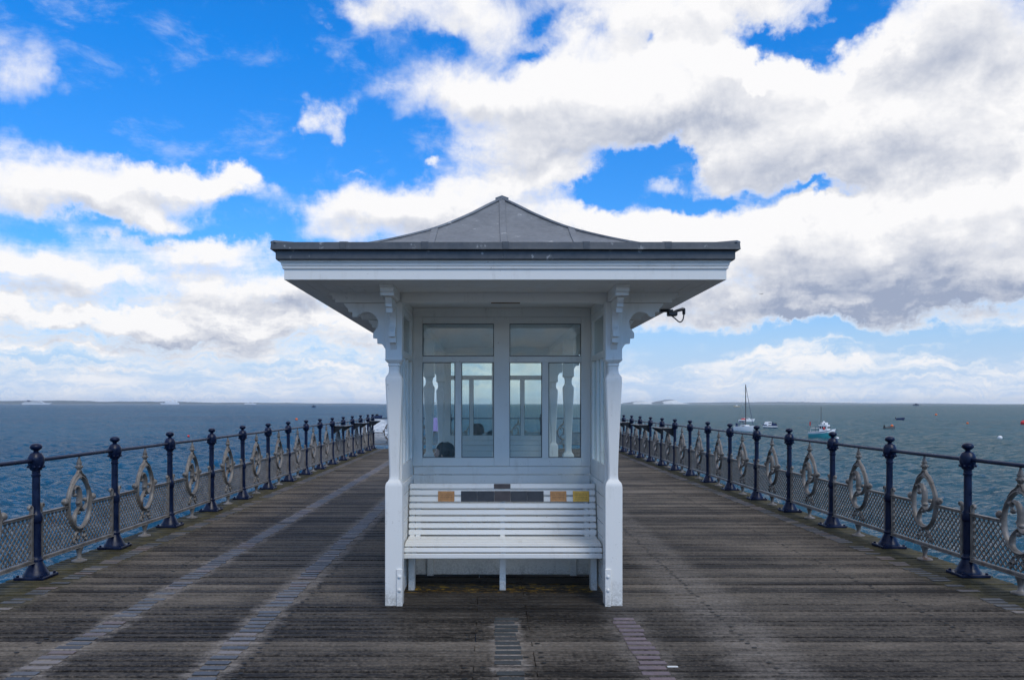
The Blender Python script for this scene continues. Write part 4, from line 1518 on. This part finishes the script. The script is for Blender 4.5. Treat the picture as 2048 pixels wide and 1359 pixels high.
# ------------------------------------------------------------------ people on the benches (seen through the windows)
def person(loc, rz, label, hair, shirt, trousers, s=1.0, lean=0.0, bald=False):
    root = empty('person', loc, rz)
    tag(root, label, 'person')
    J = {'pelvis': (0, 0, .53, .125, .105), 'belly': (0, -.015 + lean * .3, .70, .125, .10), 'chest': (0, -.02 + lean * .7, .90, .145, .105), 'neckb': (0, lean, 1.02, .06, .06), 'neck': (0, .01 + lean, 1.07, .052, .055),
         'jaw': (0, .035 + lean, 1.12, .062, .07), 'skull': (0, .02 + lean, 1.20, .074, .09), 'crown': (0, .015 + lean, 1.265, .055, .065)}
    E = [('pelvis', 'belly'), ('belly', 'chest'), ('chest', 'neckb'), ('neckb', 'neck'), ('neck', 'jaw'), ('jaw', 'skull'), ('skull', 'crown')]
    J['nose'] = (0, .125 + lean, 1.165, .014, .014)
    E.append(('skull', 'nose'))
    for n_, a in (('l', -1), ('r', 1)):
        J['sh' + n_] = (a * .165, -.02 + lean * .8, .975, .062, .06)
        J['el' + n_] = (a * .225, .06 + lean * .5, .74, .045, .045)
        J['wr' + n_] = (a * .13, .27 + lean * .3, .635, .028, .024)
        J['pa' + n_] = (a * .105, .345 + lean * .3, .625, .036, .018)
        E += [('chest', 'sh' + n_), ('sh' + n_, 'el' + n_), ('el' + n_, 'wr' + n_), ('wr' + n_, 'pa' + n_)]
        for q in range(4):
            bx_ = a * (.105 + (q - 1.5) * .019)
            ln = (.060, .072, .068, .052)[q]
            J['f%d1%s' % (q, n_)] = (bx_, .385 + lean * .3, .622, .0095, .0095)
            J['f%d2%s' % (q, n_)] = (bx_, .385 + ln * .6 + lean * .3, .612, .0085, .0085)
            J['f%d3%s' % (q, n_)] = (bx_, .385 + ln + lean * .3, .590, .0075, .0075)
            E += [('pa' + n_, 'f%d1%s' % (q, n_)), ('f%d1%s' % (q, n_), 'f%d2%s' % (q, n_)), ('f%d2%s' % (q, n_), 'f%d3%s' % (q, n_))]
        J['t1' + n_] = (a * .062, .335 + lean * .3, .620, .011, .011)
        J['t2' + n_] = (a * .045, .375 + lean * .3, .612, .009, .009)
        E += [('wr' + n_, 't1' + n_), ('t1' + n_, 't2' + n_)]
        J['hp' + n_] = (a * .085, .03, .51, .085, .08)
        J['kn' + n_] = (a * .115, .43, .505, .058, .058)
        J['an' + n_] = (a * .115, .44, .10, .036, .036)
        J['he' + n_] = (a * .115, .425, .045, .036, .036)
        J['to' + n_] = (a * .12, .60, .032, .034, .028)
        E += [('pelvis', 'hp' + n_), ('hp' + n_, 'kn' + n_), ('kn' + n_, 'an' + n_), ('an' + n_, 'he' + n_), ('he' + n_, 'to' + n_)]
    names = list(J)
    me = bpy.data.meshes.new('body')
    me.from_pydata([J[n_][:3] for n_ in names], [(names.index(a), names.index(b_)) for a, b_ in E], [])
    ob = bpy.data.objects.new('body', me)
    link(ob)
    sk = ob.modifiers.new('skin', 'SKIN')
    for i, n_ in enumerate(names):
        me.skin_vertices[0].data[i].radius = J[n_][3:5]
        me.skin_vertices[0].data[i].use_root = (n_ == 'pelvis')
    ss_ = ob.modifiers.new('sub', 'SUBSURF')
    ss_.levels = ss_.render_levels = 2
    dg = bpy.context.evaluated_depsgraph_get()
    nm = bpy.data.meshes.new_from_object(ob.evaluated_get(dg))
    bpy.data.objects.remove(ob)
    nm.materials.clear()
    for m_ in (SKIN, shirt, trousers, BLACK):
        nm.materials.append(m_)
    for p in nm.polygons:
        c = p.center
        p.use_smooth = True
        if c.z < .085:
            p.material_index = 3
        elif c.z < .585 and (c.y < .50 and abs(c.x) < .19 and not (c.y > .25 and c.z > .575)) and not (c.z > .56 and c.y > .2):
            p.material_index = 2
        elif c.z < 1.035 and c.y < .24 + lean * .3:
            p.material_index = 1
    body = inst('body', nm, root)
    hb = MB()
    cz, cy = 1.205, .005 + lean
    hb.ball((0, cy - .012, cz), .098, 20, 14, (.92, 1.08, 1.08))
    vs = []
    rs = random.Random(label)
    for (x, y, z) in hb.v:
        d = Vector((x, y - cy, z - cz))
        if d.y > .07 and d.z < .04:        # open at the face
            d *= .70
        if d.z < -.075:
            d.z = -.075 + (d.z + .075) * .5
        d *= 1 + rs.uniform(-.035, .045)
        vs.append((d.x, d.y + cy, d.z + cz))
    hb.v = vs
    for q in range(150):                     # loose locks following the skull
        a, e = rs.uniform(0, math.tau), rs.uniform(-.2, 1.4)
        if math.sin(a) > .45 and e < .75:
            continue
        pts = []
        for i in range(4):
            ee = e - i * .17
            rr = .101 + rs.uniform(-.002, .006)
            pts.append((rr * .93 * math.cos(ee) * math.cos(a + i * .04), cy - .012 + rr * 1.08 * math.cos(ee) * math.sin(a + i * .04), cz + rr * 1.08 * math.sin(ee)))
        hb.tube(pts, [.007, .008, .007, .002], 5)
    hb.build('hair', hair, body, R(60))
    for a in (-1, 1):
        MB().ball((a * .072, .02 + lean, 1.175), .026, 8, 6, (.4, .75, 1.2)).build('ear', SKIN, body, R(60))
        MB().ball((a * .030, .095 + lean, 1.190), .011, 8, 6).build('eye', BLACK, body, R(60))
    MB().ball((0, .098 + lean, 1.128), .022, 8, 6, (1, .4, .3)).build('mouth', simple('lips', (.35, .13, .11), .5), body, R(60))
    root.scale = (s, s, s)
    return root


DARKHAIR = simple('dark_brown_hair', (.022, .015, .010), .55, var=.5, scale=60, bmp=.5)
REDHAIR = simple('chestnut_hair', (.075, .028, .016), .5, var=.4, scale=60, bmp=.5)
BLACKHAIR = simple('black_hair', (.010, .010, .012), .5, var=.4, scale=60, bmp=.5)
person((-.50, 8.80, -.085), R(90), 'seated person with dark brown hair seen through the lower left window pane', DARKHAIR, simple('grey_jumper', (.10, .10, .11), .9), simple('jeans', (.03, .045, .09), .9), .96)
person((-.20, 13.27, -.04), 0, 'seated person with chestnut hair facing the sea beyond the rear window', REDHAIR, simple('green_coat', (.05, .07, .05), .9), simple('brown_trousers', (.07, .05, .035), .9), 1.0)
person((.03, 13.27, -.08), 0, 'seated person with black hair, mostly hidden behind the shelter central window post', BLACKHAIR, simple('navy_coat', (.02, .025, .05), .9), simple('black_trousers', (.015, .015, .017), .9), .94)

# lilac cloth hung over the end handrail
cl = MB()
nx, nz = 10, 12
vs, fs = [], []
for j in range(nz + 1):
    for i in range(nx + 1):
        u = i / nx
        x = -2.08 + .32 * u
        s_ = (j / nz) * 1.0
        L_ = s_ * .95
        wav = .012 * math.sin(u * 17) * min(1, s_ * 2)
        if L_ < .42:
            y, z = .036 + wav, .68 + L_
        elif L_ < .49:
            a = (L_ - .42) / .07 * math.pi
            y, z = .030 * math.cos(a), 1.085 + .030 * math.sin(a)
        else:
            y, z = -.036 + wav, 1.085 - (L_ - .49)
        vs.append((x, END_Y + y, z))
for j in range(nz):
    for i in range(nx):
        fs.append([j * (nx + 1) + i, j * (nx + 1) + i + 1, (j + 1) * (nx + 1) + i + 1, (j + 1) * (nx + 1) + i])
cl.add(vs, fs)
o = cl.build('hung_cloth', LILAC, None, R(60))
md = o.modifiers.new('thickness', 'SOLIDIFY')
md.thickness = .006
tag(o, 'lilac cloth hung over the end handrail, seen through the left window pane', 'cloth')

# ------------------------------------------------------------------ boats, ships, floats
def bearing(px, Y):
    return (px - 980) / 1600 * Y


def sea_at(px, py):
    Y = (EYE - SEA_Z) * 1600 / (py - 807)
    return bearing(px, Y), Y


def hull(mb, L, Bm, fb, bow, draft=.35, sh=.30, n=14, ib=.9):
    """lofted hull, bow at +x; first material above the boot line, second below"""
    rows_, nn = [], 7
    vs, fs = [], []
    for i in range(n + 1):
        t = i / n
        x = -L / 2 + L * t
        b = Bm / 2 * (ib + (1 - ib) * min(1, t * 3)) * (1 - max(0, (t - .45) / .55) ** 2.2)
        b = max(b, .01)
        f = fb + (bow - fb) * t ** 2
        kz = -draft * (1 - max(0, (t - .75) / .25) ** 2 * .9)
        rake = .10 * L * max(0, t - .7) / .3
        sec = [(0, kz), (.62 * b, kz * .75), (.86 * b, -.02), (.93 * b, f * .35), (.98 * b, f * .7), (1.0 * b, f), (.93 * b, f + .03), (.90 * b, f - .06), (0, f - .03)]
        for y, z in sec:
            vs.append((x + rake * (max(0, z) / max(bow, .1)), y, z))
        for y, z in sec:
            vs.append((x + rake * (max(0, z) / max(bow, .1)), -y, z))
    m = 9
    mi = []
    for i in range(n):
        for side in (0, 1):
            for k in range(m - 1):
                a = i * 18 + side * 9 + k
                fs.append([a, a + 1, a + 19, a + 18])
                mi.append(1 if k < 3 else (2 if k == 3 else 0))
    fs.append([k for k in range(m)] + [9 + k for k in range(m - 1, -1, -1)])
    mi.append(1)
    b0 = len(mb.f)
    mb.add(vs, fs)
    for q, v in enumerate(mi):
        mb.mi[b0 + q] = v
    return mb


def boat_root(name, label, px, py, rz, cat='boat'):
    X, Y = sea_at(px, py)
    o = empty(name, (X, Y, SEA_Z + .02), rz)
    return tag(o, label, cat)


# turquoise fishing boat
r = boat_root('fishing_boat', 'turquoise and white fishing boat with a wheelhouse and mast, moored', 1643, 875.5, R(-40))
r.scale = (.66, .90, .92)
hb = MB()
hull(hb, 5.6, 2.3, 1.05, 1.62, .35)
h = hb.build('hull', [BOATWHITE, TURQ, TURQ], r, R(35))
MB().tube([(-2.75, 1.04, .98), (0, 1.20, 1.02), (1.6, 1.02, 1.25), (2.9, .15, 1.55), (2.9, -.15, 1.55), (1.6, -1.02, 1.25), (0, -1.20, 1.02), (-2.75, -1.04, .98)], .05, 6).build('rubbing_strake', BOATNAVY, h)
cb = MB().box(-.2, 1.75, -.85, .85, 1.0, 2.25, .08)
cab = cb.build('wheelhouse', BOATWHITE, r)
MB().box(-.35, 1.65, -.95, .95, 2.251, 2.34, .03).build('roof', BOATWHITE, cab)
MB().box(.1, 1.25, -.75, .75, 2.341, 2.74, .06).build('flybridge', BOATWHITE, cab)
for y in (-.55, 0, .55):
    MB().box(1.74, 1.765, y - .21, y + .21, 1.68, 2.10, .01).build('window', DARKWIN, cab)
for x in (.1, .62, 1.2):
    for s in (-1, 1):
        MB().box(x - .2, x + .2, s * .84, s * .862, 1.68, 2.08, .008).build('window', DARKWIN, cab)
for x in (.3, 1.0):
    MB().box(x - .12, x + .12, -.765, -.745, 2.48, 2.66, .005).build('window', DARKWIN, cab)
MB().ball((1.0, -.98, 1.72), .24, 10, 8, (1, .7, 1)).build('fender', RED, r, R(60))
ms = MB().tube([(-.1, 0, 2.3), (-.1, 0, 5.6)], [.09, .05], 6).build('mast', ALU, r)
MB().box(-.5, .3, -.02, .02, 4.3, 4.34).build('crosstree', ALU, ms)
MB().tube([(.9, .2, 2.7), (.9, .2, 3.5)], .02, 5).build('aerial', ALU, r)
MB().lathe([(.22, 2.741), (.26, 2.80), (.22, 2.92), (.10, 2.98)], 10, (.55, 0, 0)).build('radar', BOATWHITE, r, R(40))
MB().tube([(-1.1, -.9, 1.0), (-1.1, -.9, 2.0), (-1.1, .9, 2.0), (-1.1, .9, 1.0)], .05, 6).build('gallows', BOATNAVY, r)
MB().tube([(-2.3, -.9, 1.0), (-2.2, -.9, 1.75), (-.3, -.9, 1.75)], .03, 5).build('guard_rail', BOATWHITE, r)
fs_ = MB().tube([(-2.6, 0, 1.0), (-2.75, 0, 2.9)], .025, 5).build('flag_staff', ALU, r)
MB().box(-2.90, -2.62, -.02, .02, 2.15, 2.85, .005).build('flag', RED, fs_)
MB().tube([(2.7, 0, 1.55), (4.1, 0, 1.45)], .025, 5).build('bowsprit', BOATNAVY, r)

# moored yacht
r = boat_root('sailing_yacht', 'white sailing yacht with a tall bare mast, moored beyond the right railing', 1489, 862, R(-62))
r.scale = (.62, .75, .95)
hb = MB()
hull(hb, 7.2, 2.5, .95, 1.25, .4)
hb.build('hull', [BOATWHITE, BOATWHITE, BOATWHITE], r, R(35))
cc = MB().prism([(-.9, .95), (-.8, 1.38), (.9, 1.36), (1.9, 1.12), (1.9, 1.0)], -.75, .75, lambda u, w, t: (u, t, w)).build('coachroof', BOATWHITE, r)
for s in (-1, 1):
    MB().box(-.5, .9, s * .745, s * .765, 1.10, 1.26, .01).build('window', DARKWIN, cc)
ms = MB().tube([(.5, 0, 1.2), (.5, 0, 10.0)], [.17, .12], 8).build('mast', ALU, r)
MB().tube([(.5, -.75, 5.8), (.5, .75, 5.8)], .03, 5).build('spreader', ALU, ms)
MB().tube([(.45, 0, 2.2), (-2.3, 0, 2.15)], .07, 6).build('boom', BOATNAVY, r)
MB().tube([(.5, 0, 9.9), (3.7, 0, 1.3)], .07, 5).build('furled_jib', BOATNAVY, r)
MB().tube([(.5, 0, 9.9), (-3.4, 0, 1.1)], .012, 4).build('backstay', ALU, r)
sh_ = MB()
for x in (-1.0, -1.5):
    sh_.tube(spline([(x, -.8, 1.1), (x - .05, -.7, 1.9), (x - .05, 0, 2.1), (x - .05, .7, 1.9), (x, .8, 1.1)], 4), .05, 6)
sh_.build('spray_hood_frame', BOATNAVY, r)
MB().box(-3.55, -3.35, -.4, .4, .95, 1.7, .05).build('outboard_bracket', BOATNAVY, r)
MB().ball((3.5, .5, .9), .28, 10, 8).build('bow_fender', ORANGE, r, R(60))

# small navy cabin boat
r = boat_root('cabin_boat', 'small navy motor boat with a white cuddy and dark windows', 1539, 855.5, R(200))
hb = MB()
hull(hb, 3.4, 1.6, .62, .85, .25)
hb.build('hull', [BOATNAVY, BOATNAVY, BOATWHITE], r, R(35))
cc = MB().prism([(-.1, .6), (-.05, 1.45), (.75, 1.42), (1.15, .80), (1.15, .6)], -.6, .6, lambda u, w, t: (u, t, w)).build('cuddy', BOATWHITE, r)
for s in (-1, 1):
    for x in (.05, .45):
        MB().box(x, x + .3, s * .595, s * .615, 1.0, 1.3, .01).build('window', DARKWIN, cc)
MB().prism([(-1.5, .6), (-1.4, .95), (-.12, 1.3), (-.12, .6)], -.62, .62, lambda u, w, t: (u, t, w)).build('cockpit_cover', BOATNAVY, r)
MB().box(-1.95, -1.68, -.15, .15, .4, 1.15, .05).build('outboard', BLACK, r)

for (nm, lab, px, py, rz, L, Bm, fb, m1, cm) in (
        ('motor_boat', 'low white motor boat half hidden behind the yacht mast', 1493, 843, R(5), 4.6, 1.7, .6, BOATWHITE, RED),
        ('motor_boat', 'distant beige motor boat near the horizon left of the yacht mast', 1474, 813.2, R(170), 11, 3.2, 1.5, BEIGE, BOATWHITE),
        ('motor_boat', 'tiny dark fishing boat on the horizon near the right edge', 1832, 810.4, R(15), 22, 6, 3.0, BOATNAVY, BLACK),
        ('tender', 'small grey tender with an orange float aboard, right of the fishing boat', 1779, 857.5, R(10), 2.5, 1.1, .45, GREYRIB, ORANGE),
        ('dinghy', 'small dark dinghy moored right of and beyond the fishing boat', 1800, 839.5, R(-15), 2.6, 1.3, .6, BOATNAVY, GREYRIB),
        ('motor_boat', 'dark launch trailing a white wake beyond the far left railing', 753, 835, R(15), 4.2, 1.7, .7, BOATNAVY, BLACK),
        ('motor_boat', 'tiny dark boat near the horizon left of the shelter', 627, 813.8, R(10), 6.5, 2.2, 1.5, BOATNAVY, BLACK)):
    r = boat_root(nm, lab, px, py, rz)
    hb = MB()
    hull(hb, L, Bm, fb, fb * 1.4, .2)
    hb.build('hull', [m1, m1, m1], r, R(35))
    if nm == 'tender':
        MB().ball((.6, 0, .7), .3, 10, 8).build('float', cm, r, R(60))
        MB().box(-.5, -.2, -.5, .5, .40, .46, .01).build('thwart', BOATWHITE, r)
        MB().box(-1.4, -1.2, -.12, .12, .3, .9, .03).build('outboard', BLACK, r)
    elif nm == 'dinghy':
        MB().box(-.3, 0, -.55, .55, .52, .58, .01).build('thwart', BEIGE, r)
        MB().box(.6, .8, -.4, .4, .56, .62, .01).build('thwart', BEIGE, r)
        MB().box(-1.5, -1.28, -.13, .13, .4, 1.0, .03).build('outboard', BLACK, r)
    else:
        c = MB().prism([(-.12 * L, fb), (-.10 * L, fb * 2.1), (.12 * L, fb * 2.1), (.25 * L, fb * 1.1)], -Bm * .33, Bm * .33, lambda u, w, t: (u, t, w)).build('cabin', cm if cm is not RED else BOATWHITE, r)
        MB().box(-.07 * L, .10 * L, -Bm * .34, -Bm * .328, fb * 1.5, fb * 1.95).build('window', DARKWIN, c)
        if cm is RED:
            MB().box(-.35 * L, -.1 * L, -Bm * .3, Bm * .3, fb * .9, fb * 1.7, .1).build('cover', RED, r)

for (nm, lab, px, py, rad, m_) in (
        ('mooring_buoy', 'large white round mooring buoy near the right edge of the sea', 2000, 877, .34, BOATWHITE),
        ('mooring_buoy', 'white mooring buoy just right of the fishing boat bow', 1675, 877.5, .22, BOATWHITE),
        ('mooring_buoy', 'big red buoy cut by the right edge of the picture', 2047, 848, .75, RED),
        ('mooring_buoy', 'small orange buoy in front of the red one, right of the fishing boat', 1935, 847, .30, ORANGE),
        ('mooring_buoy', 'tiny yellow-orange buoy far out below the tiny dark horizon boat', 1872, 830, .55, ORANGE),
        ('mooring_buoy', 'small red buoy on the open water above the left railing', 377, 873, .20, RED),
        ('mooring_buoy', 'small orange buoy beyond the middle of the left railing', 593, 839.5, .46, ORANGE)):
    r = boat_root(nm, lab, px, py, 0, 'buoy')
    r['group'] = 'mooring buoys'
    MB().ball((0, 0, rad * .5), rad, 14, 10, (1, 1, .92)).build('float', m_, r, R(60))
    MB().tube([(rad * .22 * math.cos(a * .785), 0, rad * 1.48 + rad * .2 * math.sin(a * .785)) for a in range(8)], rad * .06, 5, True).build('mooring_eye', DARKMETAL, r)


def ship(lab, px, Y, L, H, m_, rz=0.0, fun=BOATNAVY):
    r = empty('cruise_ship', (bearing(px, Y), Y, SEA_Z), rz)
    tag(r, lab, 'ship', 'white ships on the left horizon')
    hb = MB()
    hull(hb, L, L * .13, H * .28, H * .36, 3, n=16)
    hb.build('hull', [m_, m_, m_], r, R(30))
    for i, (a, b_, z0, z1, w) in enumerate(((-.46, .30, .28, .40, .12), (-.42, .27, .40, .52, .115), (-.38, .22, .52, .62, .11), (-.10, .20, .62, .74, .10))):
        d = MB().box(a * L, b_ * L, -w * L / 2, w * L / 2, z0 * H + .05, z1 * H, H * .01).build('deck_house', m_, r)
        MB().box((a + .02) * L, (b_ - .02) * L, -w * L / 2 - .3, -w * L / 2 - .05, (z0 + .35 * (z1 - z0)) * H, (z0 + .7 * (z1 - z0)) * H).build('window_band', DARKWIN, d)
    MB().prism([(-.30 * L, .62 * H), (-.32 * L, .95 * H), (-.24 * L, .92 * H), (-.20 * L, .62 * H)], -L * .03, L * .03, lambda u, w, t: (u, t, w)).build('funnel', fun, r)
    MB().tube([(.10 * L, 0, .74 * H), (.10 * L, 0, H)], L * .004, 5).build('mast', m_, r)
    return r


ship('long white cruise ship on the horizon at the far left', 72, 6300, 205, 36, BOATWHITE, R(4))
ship('white cruise ship on the horizon, tallest of the ships left of the shelter', 340, 6200, 140, 38, BOATWHITE, R(176), BOATWHITE)
ship('small faint white ship on the horizon between the coast and the shelter', 500, 6600, 90, 24, BOATWHITE, R(8), BOATWHITE)
ship('tiny white ship glimpsed through the left window pane', 869, 6600, 50, 26, BOATWHITE, R(3), BOATWHITE)

# gull
gl = empty('gull', (bearing(1523, 140), 140, EYE + 219 / 1600 * 140), R(30))
tag(gl, 'small dark gull gliding against the clouds right of the roof', 'bird')
gb = MB().lathe([(.005, -.20), (.03, -.14), (.055, 0), (.05, .10), (.03, .17), (.008, .22)], 8, M=Matrix.Rotation(R(90), 4, 'Y')).build('body', GULL, gl, R(60))
for s in (-1, 1):
    MB().prism([(-.05, 0), (.07, 0), (.05, .28), (-.03, .52), (-.07, .28)], -.006, .006, lambda u, w, t: (u, s * w, t + .10 * math.sin(w * 5))).build('wing', GULL, gb)

# ------------------------------------------------------------------ sea haze
hz = MB().box(-28500, 28500, -28500, 28500, SEA_Z - 1.5, 135).build('haze', simple('haze_air', (1, 1, 1)))
hm = hz.data.materials[0]
k = NT(hm.node_tree)
k.n.clear()
ho = k.new('ShaderNodeOutputMaterial')
pv = k.new('ShaderNodeVolumePrincipled')
pv.inputs['Color'].default_value = (.95, .97, 1.0, 1)
pv.inputs['Density'].default_value = 0.00003
pv.inputs['Anisotropy'].default_value = 0.3
k.l.new(pv.outputs[0], ho.inputs['Volume'])
tag(hz, 'pale sea haze softening the far coast', 'haze', kind='stuff')
